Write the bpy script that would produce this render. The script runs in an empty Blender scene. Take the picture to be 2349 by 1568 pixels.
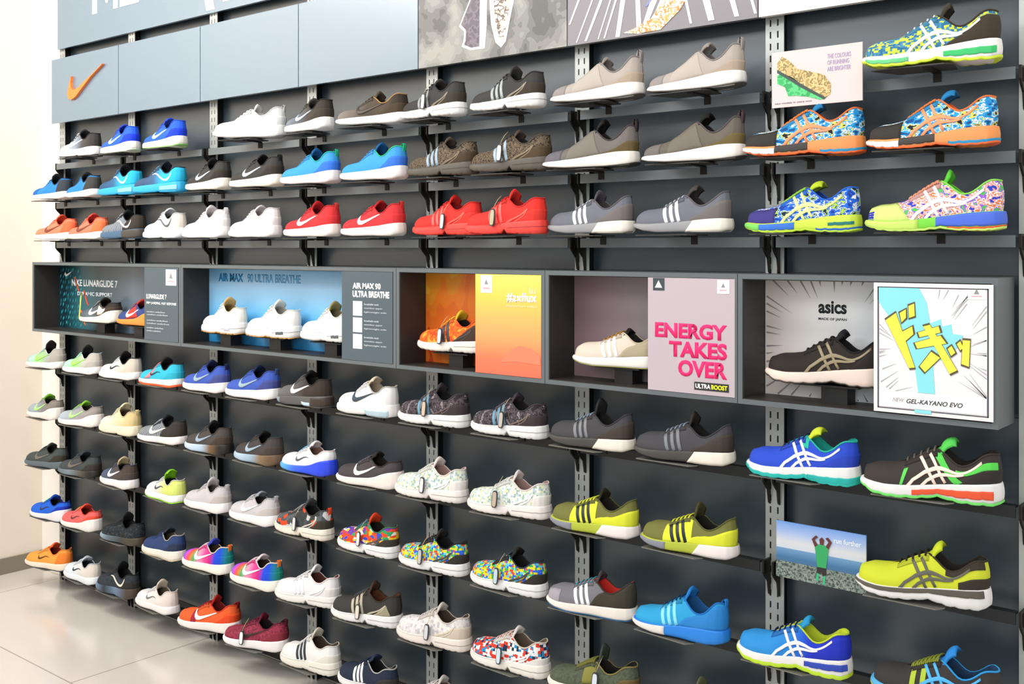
import bpy, bmesh, math, random
from mathutils import Vector, Matrix

C = bpy.context.scene.collection
scn = bpy.context.scene

# ---------------------------------------------------------------- camera, light, exposure
cam_d = bpy.data.cameras.new('camera')
cam_d.sensor_width = 36.0
cam_d.lens = 37.49
cam_d.shift_y = -0.0911
cam_d.clip_start = 0.05
cam = bpy.data.objects.new('camera', cam_d)
cam.location = (4.845, -2.523, 1.55)
cam.rotation_euler = (math.radians(90), 0, math.radians(39.7))
C.objects.link(cam)
scn.camera = cam

world = bpy.data.worlds.new('world')
scn.world = world
world.use_nodes = True
bg = world.node_tree.nodes['Background']
bg.inputs[0].default_value = (0.93, 0.97, 1.0, 1)
bg.inputs[1].default_value = 0.95

def area(name, loc, target, size, energy, color=(1, 1, 1)):
    d = bpy.data.lights.new(name, 'AREA')
    d.shape = 'RECTANGLE'; d.size, d.size_y = size
    d.energy = energy; d.color = color
    o = bpy.data.objects.new(name, d)
    o.location = loc
    o.rotation_euler = (Vector(target) - Vector(loc)).to_track_quat('-Z', 'Y').to_euler()
    C.objects.link(o)
    return o
area('ceiling_strip_light', (1.2, -1.5, 3.3), (1.2, 0, 1.2), (2.6, 0.5), 76, (1.0, 0.97, 0.93))
area('ceiling_strip_light', (4.2, -1.5, 3.3), (4.0, 0, 1.2), (2.6, 0.5), 60, (1.0, 0.96, 0.91))
area('ceiling_strip_light', (1.5, -3.6, 3.3), (1.5, 0, 0.6), (3.0, 0.8), 100, (0.96, 0.98, 1.0))
area('window_light', (5.5, -4.2, 2.3), (2.5, 0, 0.6), (2.5, 2.0), 100, (0.97, 0.98, 1.0))
area('wall_washer_light', (0.7, -2.2, 3.2), (-0.3, -1.2, 1.2), (1.6, 0.5), 75, (1.0, 0.95, 0.88))

scn.view_settings.view_transform = 'Standard'
scn.view_settings.look = 'None'
scn.view_settings.gamma = 1.0
scn.view_settings.use_curve_mapping = False
scn.view_settings.exposure = -0.78

# ---------------------------------------------------------------- helpers
def lin(h):
    h = h.lstrip('#')
    v = [int(h[i:i+2], 16) / 255 for i in (0, 2, 4)]
    return tuple(((c / 12.92) if c <= 0.04045 else ((c + 0.055) / 1.055) ** 2.4) for c in v)

MATS = {}
def mat(color, rough=0.75, metal=0.0, spec=0.4, bump=0.0, coat=0.0, k=1.0):
    """color: hex string, or a pattern tuple (kind, scale, (colours...)[, stretch])"""
    key = (color, rough, metal, spec, bump, coat, k)
    def lin(h, _l=globals()['lin']): return tuple(c * k for c in _l(h))
    if key in MATS: return MATS[key]
    m = bpy.data.materials.new('mat_%d' % len(MATS))
    m.use_nodes = True
    nt = m.node_tree; N = nt.nodes; Lk = nt.links
    b = N['Principled BSDF']
    b.inputs['Roughness'].default_value = rough
    b.inputs['Metallic'].default_value = metal
    b.inputs['Specular IOR Level'].default_value = spec
    tc = None
    if isinstance(color, str):
        b.inputs['Base Color'].default_value = (*lin(color), 1)
    else:
        kind, scale, cols = color[:3]
        stretch = color[3] if len(color) > 3 else (1, 1, 1)
        tc = N.new('ShaderNodeTexCoord')
        mp = N.new('ShaderNodeMapping')
        mp.inputs['Scale'].default_value = stretch
        Lk.new(tc.outputs['Object'], mp.inputs[0])
        ramp = N.new('ShaderNodeValToRGB')
        interp = 'LINEAR' if kind in ('grad', 'gradz') else 'CONSTANT'
        ramp.color_ramp.interpolation = interp
        el = ramp.color_ramp.elements
        n = len(cols)
        pos = [i / n for i in range(n)] if interp == 'CONSTANT' else [i / (n - 1) for i in range(n)]
        while len(el) < n: el.new(0.5)
        for i in range(n):
            el[i].position = pos[i]
            el[i].color = (*lin(cols[i]), 1)
        if kind == 'camo':
            t = N.new('ShaderNodeTexNoise'); t.inputs['Scale'].default_value = scale
            t.inputs['Detail'].default_value = 2.5
            Lk.new(mp.outputs[0], t.inputs['Vector'])
            mr = N.new('ShaderNodeMapRange')
            mr.inputs['From Min'].default_value = 0.33; mr.inputs['From Max'].default_value = 0.67
            Lk.new(t.outputs['Fac'], mr.inputs[0])
            Lk.new(mr.outputs[0], ramp.inputs[0])
        elif kind == 'cells':
            t = N.new('ShaderNodeTexVoronoi'); t.inputs['Scale'].default_value = scale
            t.inputs['Randomness'].default_value = 0.35
            t.distance = 'CHEBYCHEV'
            Lk.new(mp.outputs[0], t.inputs['Vector'])
            sp = N.new('ShaderNodeSeparateColor')
            Lk.new(t.outputs['Color'], sp.inputs[0])
            Lk.new(sp.outputs[0], ramp.inputs[0])
        elif kind == 'splash':
            t = N.new('ShaderNodeTexVoronoi'); t.inputs['Scale'].default_value = scale
            Lk.new(mp.outputs[0], t.inputs['Vector'])
            sp = N.new('ShaderNodeSeparateColor')
            Lk.new(t.outputs['Color'], sp.inputs[0])
            Lk.new(sp.outputs[0], ramp.inputs[0])
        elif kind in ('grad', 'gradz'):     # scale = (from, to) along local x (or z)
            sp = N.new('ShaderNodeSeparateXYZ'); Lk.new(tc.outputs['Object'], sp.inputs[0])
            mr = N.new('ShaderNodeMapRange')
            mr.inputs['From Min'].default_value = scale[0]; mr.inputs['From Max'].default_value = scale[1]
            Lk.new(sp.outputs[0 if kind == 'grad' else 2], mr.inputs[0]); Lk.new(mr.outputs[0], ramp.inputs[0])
        elif kind == 'stripes':
            t = N.new('ShaderNodeTexWave'); t.inputs['Scale'].default_value = scale
            t.inputs['Distortion'].default_value = 0.6
            Lk.new(mp.outputs[0], t.inputs['Vector']); Lk.new(t.outputs['Fac'], ramp.inputs[0])
        Lk.new(ramp.outputs[0], b.inputs['Base Color'])
    if coat: b.inputs['Coat Weight'].default_value = coat; b.inputs['Coat Roughness'].default_value = rough * .8; b.inputs['Coat IOR'].default_value = 1.7
    if bump:
        if tc is None:
            tc = N.new('ShaderNodeTexCoord')
        nz = N.new('ShaderNodeTexNoise'); nz.inputs['Scale'].default_value = 320
        Lk.new(tc.outputs['Object'], nz.inputs['Vector'])
        bp = N.new('ShaderNodeBump'); bp.inputs['Strength'].default_value = bump
        bp.inputs['Distance'].default_value = 0.001
        Lk.new(nz.outputs['Fac'], bp.inputs['Height']); Lk.new(bp.outputs[0], b.inputs['Normal'])
    MATS[key] = m
    return m

def cloth(c): return mat(c, 0.8, 0, 0.3, 0.5, 0, .80)
def foam(c): return mat(c, 0.55, 0, 0.45, 0, 0, .80)

def link(name, me, m=None, parent=None, loc=None, rotz=0.0):
    o = bpy.data.objects.new(name, me)
    C.objects.link(o)
    if m is not None:
        if len(me.materials) == 0: me.materials.append(None)
        for i, mm in enumerate(m if isinstance(m, (list, tuple)) else [m]):
            if i >= len(me.materials): me.materials.append(None)
        for i, mm in enumerate(m if isinstance(m, (list, tuple)) else [m]):
            o.material_slots[i].link = 'OBJECT'
            o.material_slots[i].material = mm
    if parent: o.parent = parent
    if loc is not None: o.location = loc
    o.rotation_euler[2] = rotz
    return o

def thing(name, label, cat, loc=(0, 0, 0), rotz=0.0, group=None):
    o = bpy.data.objects.new(name, None)
    C.objects.link(o)
    o.location = loc; o.rotation_euler = (0, 0, rotz)
    o.empty_display_size = 0.02
    return tag(o, label, cat, group)

def tag(o, label=None, cat=None, group=None, kind=None):
    if label: o['label'] = label
    if cat: o['category'] = cat
    if group: o['group'] = group
    if kind: o['kind'] = kind
    return o

def mesh_of(verts, faces, smooth=False, mi=None):
    me = bpy.data.meshes.new('mesh')
    me.from_pydata([tuple(v) for v in verts], [], faces)
    if smooth:
        for p in me.polygons: p.use_smooth = True
    if mi:
        while len(me.materials) <= max(mi): me.materials.append(None)
        for p, i in zip(me.polygons, mi): p.material_index = i
    me.update()
    return me

class MB:
    """collects shapes into one mesh"""
    def __init__(s): s.v = []; s.f = []; s.mi = []
    def add(s, verts, faces, mi=0):
        n = len(s.v); s.v += [tuple(v) for v in verts]
        s.f += [tuple(i + n for i in f) for f in faces]; s.mi += [mi] * len(faces)
    def box(s, x0, x1, y0, y1, z0, z1, mi=0):
        v = [(x0, y0, z0), (x1, y0, z0), (x1, y1, z0), (x0, y1, z0), (x0, y0, z1), (x1, y0, z1), (x1, y1, z1), (x0, y1, z1)]
        s.add(v, [(0, 3, 2, 1), (4, 5, 6, 7), (0, 1, 5, 4), (1, 2, 6, 5), (2, 3, 7, 6), (3, 0, 4, 7)], mi)
    def prism(s, poly, y0, y1, mi=0):
        """poly in (x,z), counter-clockwise seen from -y"""
        a = sum(poly[i][0] * poly[(i + 1) % len(poly)][1] - poly[(i + 1) % len(poly)][0] * poly[i][1] for i in range(len(poly)))
        if a < 0: poly = poly[::-1]
        n = len(poly)
        v = [(x, y0, z) for x, z in poly] + [(x, y1, z) for x, z in poly]
        f = [tuple(range(n)), tuple(range(2 * n - 1, n - 1, -1))]
        f += [(i, i + n, (i + 1) % n + n, (i + 1) % n) for i in range(n)]
        s.add(v, f, mi)
    def tube(s, pts, r, n=6, mi=0):
        pts = [Vector(p) for p in pts]; rings = []
        up = Vector((0, 0, 1))
        for i, p in enumerate(pts):
            d = (pts[min(i + 1, len(pts) - 1)] - pts[max(i - 1, 0)]).normalized()
            a = d.cross(up)
            if a.length < 0.1: a = d.cross(Vector((1, 0, 0)))
            a.normalize(); b = d.cross(a)
            rr = r[i] if isinstance(r, (list, tuple)) else r
            rings.append([p + a * rr * math.cos(t * 2 * math.pi / n) + b * rr * math.sin(t * 2 * math.pi / n) for t in range(n)])
        v = [q for g in rings for q in g]; f = []
        for i in range(len(pts) - 1):
            for j in range(n):
                k = (j + 1) % n
                f.append((i * n + j, i * n + k, (i + 1) * n + k, (i + 1) * n + j))
        f.append(tuple(range(n - 1, -1, -1))); f.append(tuple((len(pts) - 1) * n + j for j in range(n)))
        s.add(v, f, mi)
    def mesh(s, smooth=False): return mesh_of(s.v, s.f, smooth, s.mi if max(s.mi) > 0 else None)
    def build(s, name, m, parent=None, smooth=False):
        return link(name, s.mesh(smooth), m, parent)

def text_mesh(txt, x0, x1, z0, z1, y, shear=0.0, bold=0.0, thick=0.0008, spacing=1.0):
    """lettering standing in the x/z plane, fitted to the rectangle"""
    cu = bpy.data.curves.new('t', 'FONT'); cu.body = txt; cu.size = 1.0
    cu.offset = bold; cu.shear = shear; cu.resolution_u = 3; cu.space_character = spacing
    o = bpy.data.objects.new('t', cu); C.objects.link(o)
    dg = bpy.context.evaluated_depsgraph_get(); dg.update()
    me = bpy.data.meshes.new_from_object(o.evaluated_get(dg))
    bpy.data.objects.remove(o)
    xs = [v.co.x for v in me.vertices]; ys = [v.co.y for v in me.vertices]
    ax, bx, ay, by = min(xs), max(xs), min(ys), max(ys)
    bm = bmesh.new(); bm.from_mesh(me)
    for v in bm.verts:
        v.co = Vector((x0 + (v.co.x - ax) / (bx - ax) * (x1 - x0), y, z0 + (v.co.y - ay) / (by - ay) * (z1 - z0)))
    r = bmesh.ops.extrude_face_region(bm, geom=bm.faces[:])
    for g in r['geom']:
        if isinstance(g, bmesh.types.BMVert): g.co.y -= thick
    bmesh.ops.recalc_face_normals(bm, faces=bm.faces[:])
    out = bpy.data.meshes.new('letters'); bm.to_mesh(out); bm.free()
    out.materials.clear()
    return out

def lettering(name, txt, col, rect, y, parent, **k):
    return link(name, text_mesh(txt, *rect, y, **k), mat(col, 0.6), parent)
# ---------------------------------------------------------------- shoe geometry
SL = 0.285
def interp(x, tab):
    if x <= tab[0][0]: return tab[0][1]
    for (a, p), (b, q) in zip(tab, tab[1:]):
        if x <= b: return p + (q - p) * (x - a) / (b - a) if b > a else q
    return tab[-1][1]
def smooth(x, tab):
    """interp averaged over a small window: round off corners of a profile"""
    return sum(interp(min(1, max(0, x + d)), tab) * w for d, w in ((-.03, .2), (-.015, .2), (0, .2), (.015, .2), (.03, .2)))
OUTL = [(0, 0), (.008, .012), (.02, .019), (.06, .029), (.15, .036), (.3, .037), (.45, .038), (.6, .045), (.72, .049), (.83, .047), (.9, .042), (.95, .034), (.98, .024), (.993, .014), (1, 0)]
OPEN = [(0, 0), (.008, .008), (.02, .014), (.06, .023), (.15, .0285), (.3, .0295), (.37, .027), (.43, .021), (.5, .016), (.6, .013), (.66, .010), (.70, .003), (.73, 0), (1, 0)]
# sole top, sole bottom, top line of the upper; s runs from heel (0) to toe (1), heights in metres
FAM = {
 'roshe': dict(zs=[(0,.044),(.1,.041),(.3,.034),(.55,.029),(.8,.026),(1,.026)], zb=[(0,.007),(.1,0),(.7,0),(.88,.004),(1,.014)],
   zt=[(0,.094),(.06,.098),(.12,.092),(.2,.080),(.3,.078),(.38,.092),(.44,.104),(.5,.100),(.58,.086),(.68,.069),(.8,.057),(.9,.050),(1,.036)], th=.016),
 'free': dict(zs=[(0,.036),(.1,.033),(.3,.028),(.55,.025),(.8,.022),(1,.022)], zb=[(0,.006),(.1,0),(.7,0),(.88,.004),(1,.015)],
   zt=[(0,.088),(.06,.092),(.12,.086),(.2,.073),(.3,.070),(.38,.084),(.44,.096),(.5,.090),(.58,.078),(.68,.063),(.8,.052),(.9,.046),(1,.032)], th=.014),
 'lunar': dict(zs=[(0,.060),(.1,.056),(.2,.048),(.3,.036),(.42,.028),(.6,.024),(.8,.022),(1,.024)], zb=[(0,.006),(.1,0),(.7,0),(.88,.004),(1,.015)],
   zt=[(0,.092),(.06,.094),(.12,.088),(.2,.078),(.3,.076),(.38,.088),(.44,.098),(.5,.092),(.58,.080),(.68,.066),(.8,.054),(.9,.048),(1,.034)], th=.012),
 'airmax': dict(zs=[(0,.044),(.1,.042),(.3,.037),(.5,.034),(.7,.030),(.85,.027),(1,.028)], zb=[(0,.004),(.06,0),(.36,0),(.40,.005),(.44,.001),(.7,0),(.88,.003),(1,.010)],
   zt=[(0,.102),(.06,.106),(.12,.100),(.2,.086),(.3,.084),(.38,.098),(.44,.112),(.5,.106),(.58,.090),(.68,.074),(.8,.061),(.9,.054),(1,.038)], th=.014),
 'retro': dict(zs=[(0,.048),(.1,.045),(.3,.039),(.5,.034),(.7,.030),(.85,.028),(1,.030)], zb=[(0,.004),(.06,0),(.4,0),(.5,.003),(.56,0),(.7,0),(.88,.003),(1,.010)],
   zt=[(0,.104),(.06,.108),(.12,.104),(.2,.094),(.3,.093),(.38,.106),(.44,.122),(.5,.116),(.58,.096),(.68,.078),(.8,.064),(.9,.058),(1,.042)], th=.018),
 'flux': dict(zs=[(0,.041),(.1,.039),(.3,.036),(.45,.032),(.6,.028),(.8,.026),(1,.030)], zb=[(0,.001),(.03,0),(.39,.001),(.40,.002),(.425,.014),(.45,.002),(.47,0),(.7,0),(.88,.004),(1,.014)],
   zt=[(0,.103),(.05,.108),(.12,.100),(.2,.088),(.3,.085),(.38,.098),(.44,.112),(.5,.105),(.58,.091),(.68,.075),(.8,.062),(.9,.055),(1,.042)], th=.012),
 'boost': dict(zs=[(0,.042),(.05,.042),(.2,.041),(.4,.034),(.6,.026),(.8,.021),(1,.020)], zb=[(0,.010),(.06,.006),(.15,.003),(.3,.001),(.7,0),(.88,.004),(1,.012)],
   zt=[(0,.108),(.04,.118),(.09,.106),(.16,.086),(.26,.078),(.34,.086),(.42,.108),(.48,.102),(.58,.084),(.68,.066),(.8,.050),(.9,.042),(1,.030)], th=.010),
 'solar': dict(zs=[(0,.035),(.05,.036),(.2,.034),(.4,.029),(.6,.025),(.8,.023),(1,.026)], zb=[(0,.006),(.05,.001),(.2,0),(.7,.001),(.85,.006),(1,.018)],
   zt=[(-.01,.104),(.02,.104),(.06,.096),(.12,.082),(.2,.074),(.28,.074),(.36,.088),(.42,.100),(.5,.092),(.58,.082),(.68,.070),(.8,.060),(.9,.054),(1,.038)], th=.022),
 'noosa': dict(zs=[(0,.042),(.1,.041),(.25,.038),(.4,.032),(.6,.025),(.8,.022),(1,.027)], zb=[(0,.006),(.1,0),(.3,.001),(.42,.005),(.55,.001),(.75,0),(.88,.004),(1,.016)],
   zt=[(0,.106),(.05,.110),(.1,.105),(.2,.088),(.28,.083),(.36,.096),(.43,.112),(.5,.104),(.58,.090),(.68,.072),(.8,.058),(.9,.052),(1,.040)], th=.006),
 'gel': dict(zs=[(0,.046),(.1,.044),(.25,.040),(.4,.035),(.6,.028),(.8,.025),(1,.030)], zb=[(0,.006),(.06,0),(.22,0),(.3,.001),(.42,.008),(.55,.002),(.75,0),(.88,.004),(1,.020)],
   zt=[(0,.104),(.05,.108),(.1,.104),(.2,.086),(.28,.080),(.36,.094),(.43,.110),(.5,.102),(.58,.090),(.68,.073),(.8,.062),(.9,.056),(1,.042)], th=.016),
}
def hw(s, tab): return interp(s, tab)

def topadd(s, fam=''):
    a = 0
    if s < .32: a += {'roshe': .012, 'free': .007, 'solar': .003}.get(fam, 0) * min(1, (.32 - s) / .16)
    if s > .70: a += .010 * min(1, (s - .70) / .2) + .004 * max(0, (s - .9) / .1)
    if .12 < s < .36: a -= .006 * math.sin((s - .12) / .24 * math.pi)
    return a

def Pu(fam, s, v, side):
    """point on the upper: s heel->toe, v = 0 at the sole, 1 at the top line"""
    F = FAM[fam]
    w = hw(s, OUTL) * 0.97
    x0 = (.5 - s) * SL * .985
    z0 = smooth(s, F['zs']) - .003; z1 = smooth(s, F['zt'])
    st = s
    if s > .78: st = .78 + (s - .78) * .80
    z1 += topadd(s, fam)
    if s < .12: st = s + (.12 - s) * .12
    x1 = (.5 - st) * SL
    y1 = hw(s, OPEN)
    m = min(1, max(0, (s - .55) / .25)); m = m * m * (3 - 2 * m)
    h = (1 - m) * v ** 1.9 + m * (1 - max(0, 1 - v ** 2.35) ** (1 / 2.35))
    x = x0 + (x1 - x0) * h
    if s < .1: x += .004 * math.sin(v * math.pi) * (1 - s / .1)
    bulge = 1 + .05 * math.sin(min(1, v * 1.3) * math.pi)
    y = (w + (y1 - w) * h) * (bulge if v < .9 else 1)
    return Vector((x, y * side, z0 + (z1 - z0) * v))

def zbot(fam, s):
    z = interp(s, FAM[fam]['zb'])
    if fam in ('gel', 'noosa', 'flux', 'retro') and .04 < s < .96:       # lugs of the outsole
        z += .0022 * max(0, math.sin(s * (62 if fam == 'gel' else 78))) ** 2
    return z

def Ps(fam, s, q, side, extra=0.0):
    """point on the side of the sole: q = 0 bottom .. 1 top"""
    F = FAM[fam]
    k = 1.03 + .07 * math.sin(math.pi * (.15 + .75 * q))
    w = hw(s, OUTL)
    zb = zbot(fam, s); zs = smooth(s, F['zs'])
    if q < .12: k -= (.12 - q) * .6
    x = (.5 - s) * SL * (1 + (k - 1) * .42)
    return Vector((x, (w * k) * side, zb + (zs - zb) * q))

K = 44
THS = [math.pi * i / K for i in range(K)] + [math.pi + math.pi * i / K for i in range(K)]
def loop_s(th):
    s = (1 - math.cos(th)) / 2
    return s, (-1 if th < math.pi else 1)

def normal_of(fn, fam, s, v, side):
    e = .01
    a = fn(fam, min(1, s + e), v, side) - fn(fam, max(0, s - e), v, side)
    b = fn(fam, s, min(1, v + e), side) - fn(fam, s, max(0, v - e), side)
    n = a.cross(b)
    if n.length < 1e-9: return Vector((1 if s < .5 else -1, 0, 0))
    n.normalize()
    p = fn(fam, s, v, side)
    c = Vector((max(-.095, min(.1, p.x)), 0, .03))
    if n.dot(p - c) < 0: n = -n
    return n

CACHE = {}
def cached(key, fn):
    if key not in CACHE: CACHE[key] = fn()
    return CACHE[key]

def ring_mesh(rings, cap0=False, cap1=False):
    n = len(rings[0]); v = [p for r in rings for p in r]; f = []
    for i in range(len(rings) - 1):
        for j in range(n):
            k = (j + 1) % n
            f.append((i * n + j, (i + 1) * n + j, (i + 1) * n + k, i * n + k))
    if cap0: f.append(tuple(range(n)))
    if cap1: f.append(tuple((len(rings) - 1) * n + j for j in range(n - 1, -1, -1)))
    me = mesh_of(v, f, True)
    bm = bmesh.new(); bm.from_mesh(me)
    bmesh.ops.remove_doubles(bm, verts=bm.verts[:], dist=0.00002)
    bmesh.ops.recalc_face_normals(bm, faces=bm.faces[:])
    bm.to_mesh(me); bm.free()
    for p in me.polygons: p.use_smooth = True
    return me

def upper_mesh(fam):
    rings = []
    for j in range(11):
        v = math.sin(j / 10 * math.pi / 2)
        rings.append([Pu(fam, *[loop_s(t)[0]], v, loop_s(t)[1]) for t in THS])
    return ring_mesh(rings)

def lining_mesh(fam):
    rings = []
    for k, (ins, drop) in enumerate(((0, 0), (.0015, -.0015), (.004, 0), (.0065, .006), (.0075, .03), (.0075, 1))):
        r = []
        for t in THS:
            s, sd = loop_s(t)
            p = Pu(fam, s, 1, sd)
            y = max(0, abs(p.y) - ins) if abs(p.y) > .0005 else 0
            fz = smooth(s, FAM[fam]['zs']) + .004
            z = p.z - drop if drop < 1 else fz
            z = max(z, fz)
            x = p.x - ins * (1 if s < .08 else 0)
            if s > .66: z = min(z, p.z - .006)
            r.append(Vector((x, y * sd, z)))
        rings.append(r)
    return ring_mesh(rings, False, True)

def sole_mesh(fam):
    rings = [[Vector((Ps(fam, s, 0, sd).x * .94, Ps(fam, s, 0, sd).y * .85, zbot(fam, s))) for s, sd in map(loop_s, THS)]]
    for q in (0, .06, .12, .3, .5, .7, .9, 1):
        rings.append([Ps(fam, s, q, sd) for s, sd in map(loop_s, THS)])
    rings.append([Vector((Ps(fam, s, 1, sd).x * .97, Ps(fam, s, 1, sd).y * .9, smooth(s, FAM[fam]['zs']) + .001)) for s, sd in map(loop_s, THS)])
    return ring_mesh(rings, True, True)

def outsole_mesh(fam, h):
    rings = []
    def pt(s, q, sd, k, dz):
        zb = zbot(fam, s); p = Ps(fam, s, .1, sd)
        return Vector((p.x * (1 + (k - 1) * .4), p.y * k, zb - .0006 + dz))
    for k, dz in ((.9, 0), (1.02, 0), (1.035, .0015), (1.04, h * .7), (1.03, h)):
        rings.append([pt(s, 0, sd, k, dz) for s, sd in map(loop_s, THS)])
    return ring_mesh(rings, True, False)

def shell(rows, closed_ok=True, fn_in=None):
    """rows: grid of (outer, inner) points; makes a raised patch with a skirt down to the surface"""
    R, Cn = len(rows), len(rows[0])
    v = [p for r in rows for (p, _) in r]; f = []
    for i in range(R - 1):
        for j in range(Cn - 1):
            a = i * Cn + j
            f.append((a, a + 1, a + Cn + 1, a + Cn))
    border = [(0, j) for j in range(Cn)] + [(i, Cn - 1) for i in range(1, R)] + [(R - 1, j) for j in range(Cn - 2, -1, -1)] + [(i, 0) for i in range(R - 2, 0, -1)]
    b0 = len(v)
    v += [rows[i][j][1] for i, j in border]
    n = len(border)
    for k in range(n):
        i, j = border[k]; i2, j2 = border[(k + 1) % n]
        f.append((i * Cn + j, b0 + k, b0 + (k + 1) % n, i2 * Cn + j2))
    me = mesh_of(v, f, True)
    bm = bmesh.new(); bm.from_mesh(me)
    bmesh.ops.remove_doubles(bm, verts=bm.verts[:], dist=0.00003)
    bmesh.ops.recalc_face_normals(bm, faces=bm.faces[:])
    bm.to_mesh(me); bm.free()
    return me

def patch_mesh(fam, kind, s0, s1, v0, v1, off=.0014):
    """raised band on upper ('u') or sole ('s'); wraps round heel if s0==0, round toe if s1==1.
    s0/s1 may be pairs (at v0, at v1); v0/v1 may be pairs (at s0, at s1)"""
    fn = Pu if kind == 'u' else Ps
    n, m = 22, 6
    rows = []
    def lerp(a, t): return a[0] + (a[1] - a[0]) * t if isinstance(a, tuple) else a
    for j in range(m + 1):
        t = j / m
        a, b = lerp(s0, t), lerp(s1, t)
        ta = math.acos(1 - 2 * a) if not (s0 == 0) else 0
        tb = math.acos(max(-1, 1 - 2 * b))
        if s0 == 0: ta = -tb                # symmetric about the heel
        if s1 == 1: ta, tb = math.acos(1 - 2 * a), 2 * math.pi - math.acos(1 - 2 * a)
        row = []
        for i in range(2 * n + 1):
            th = ta + (tb - ta) * i / (2 * n)
            s = (1 - math.cos(th)) / 2
            sd = -1 if (0 <= th <= math.pi) else 1
            frac = (s - a) / (b - a) if b > a else 0
            lo, hi = lerp(v0, frac), lerp(v1, frac)
            v = lo + (hi - lo) * t
            v = min(.999, max(0, v))
            p = fn(fam, s, v, sd); nn = normal_of(fn, fam, min(.995, max(.005, s)), v, sd)
            if s < .02 or s > .98: nn = Vector(((1 if s < .5 else -1), nn.y * .3, nn.z * .3)).normalized()
            row.append((p + nn * off, p - nn * .001))
        rows.append(row)
    return shell(rows)

def ribbon(fam, a, b, kind='u', off=.0022, n=4):
    """raised strip on the camera side between rails a and b, given in (s, v)"""
    fn = Pu if kind == 'u' else Ps
    rows = []
    for t in range(n + 1):
        row = []
        for p, q in zip(a, b):
            s = p[0] + (q[0] - p[0]) * t / n; v = p[1] + (q[1] - p[1]) * t / n
            v = min(.97, max(0.0, v))
            P = fn(fam, s, v, -1); N = normal_of(fn, fam, s, v, -1)
            row.append((P + N * off, P - N * .001))
        rows.append(row)
    return shell(rows)

def bar(pts, w):
    """widen a centre line given in (s,v) to two rails; w in metres"""
    sx, sv = SL, .06
    a, b = [], []
    P = []
    for (p, q) in zip(pts, pts[1:]):
        for i in range(6): P.append((p[0] + (q[0] - p[0]) * i / 6, p[1] + (q[1] - p[1]) * i / 6))
    P.append(pts[-1])
    for i, p in enumerate(P):
        u, d = P[max(0, i - 1)], P[min(len(P) - 1, i + 1)]
        dx, dz = (d[0] - u[0]) * sx, (d[1] - u[1]) * sv
        L = math.hypot(dx, dz) or 1
        nx, nz = -dz / L * w / 2 / sx, dx / L * w / 2 / sv
        a.append((p[0] + nx, p[1] + nz)); b.append((p[0] - nx, p[1] - nz))
    return a, b

NKO = [(.655, .82), (.658, .64), (.650, .46), (.632, .31), (.602, .21), (.56, .20), (.50, .29), (.42, .42), (.33, .56), (.24, .70)]
NKI = [(.655, .82), (.642, .67), (.624, .54), (.604, .46), (.580, .42), (.55, .41), (.495, .455), (.42, .53), (.33, .63), (.24, .71)]
def logo_meshes(fam, kind):
    out = []
    if kind in ('nk', 'nkr', 'nks'):
        def d(L):
            P = []
            for p, q in zip(L, L[1:]):
                for i in range(3): P.append((p[0] + (q[0] - p[0]) * i / 3, p[1] + (q[1] - p[1]) * i / 3))
            return P + [L[-1]]
        a, b = d(NKO), d(NKI)
        if kind == 'nkr': a = [(.80 - s, v * .9 + .08) for s, v in a]; b = [(.80 - s, v * .9 + .08) for s, v in b]
        def lev(L):                                  # heights measured from the sole instead of as a share
            h = .92 * (smooth(.45, FAM[fam]['zt']) - smooth(.45, FAM[fam]['zs']))
            return [(s, min(.93, v * h / (smooth(s, FAM[fam]['zt']) + topadd(s, fam) - smooth(s, FAM[fam]['zs'])))) for s, v in L]
        if kind == 'nk': a, b = lev([(s, v * .92) for s, v in a]), lev([(s, v * .92) for s, v in b])
        if kind == 'nks': a = [(.36 + (s - .25) * .62, .22 + v * .5) for s, v in a]; b = [(.36 + (s - .25) * .62, .22 + v * .5) for s, v in b]
        out.append(('side_logo', ribbon(fam, a, b)))
    elif kind == 'ad3':
        for i in range(3):
            t, bt = .645 - .06 * i, .585 - .062 * i
            out.append(('side_stripe', ribbon(fam, *bar([(t, .84 + .03 * i), (bt, .06)], .0088))))
    elif kind == 'as':
        for pts, w in (([(.64, .03), (.60, .25), (.52, .42), (.40, .52), (.26, .62), (.12, .80)], .007),
                       ([(.54, .03), (.50, .18), (.43, .30), (.33, .42), (.24, .56)], .006),
                       ([(.555, .92), (.44, .03)], .0055), ([(.485, .90), (.37, .10)], .0055)):
            out.append(('side_stripe', ribbon(fam, *bar(pts, w))))
    elif kind == 'cage':
        for pts, w in (([(.40, .02), (.28, .30), (.13, .62)], .006), ([(.30, .05), (.17, .38), (.13, .62)], .004)):
            out.append(('heel_cage', ribbon(fam, *bar(pts, w))))
    return out

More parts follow.
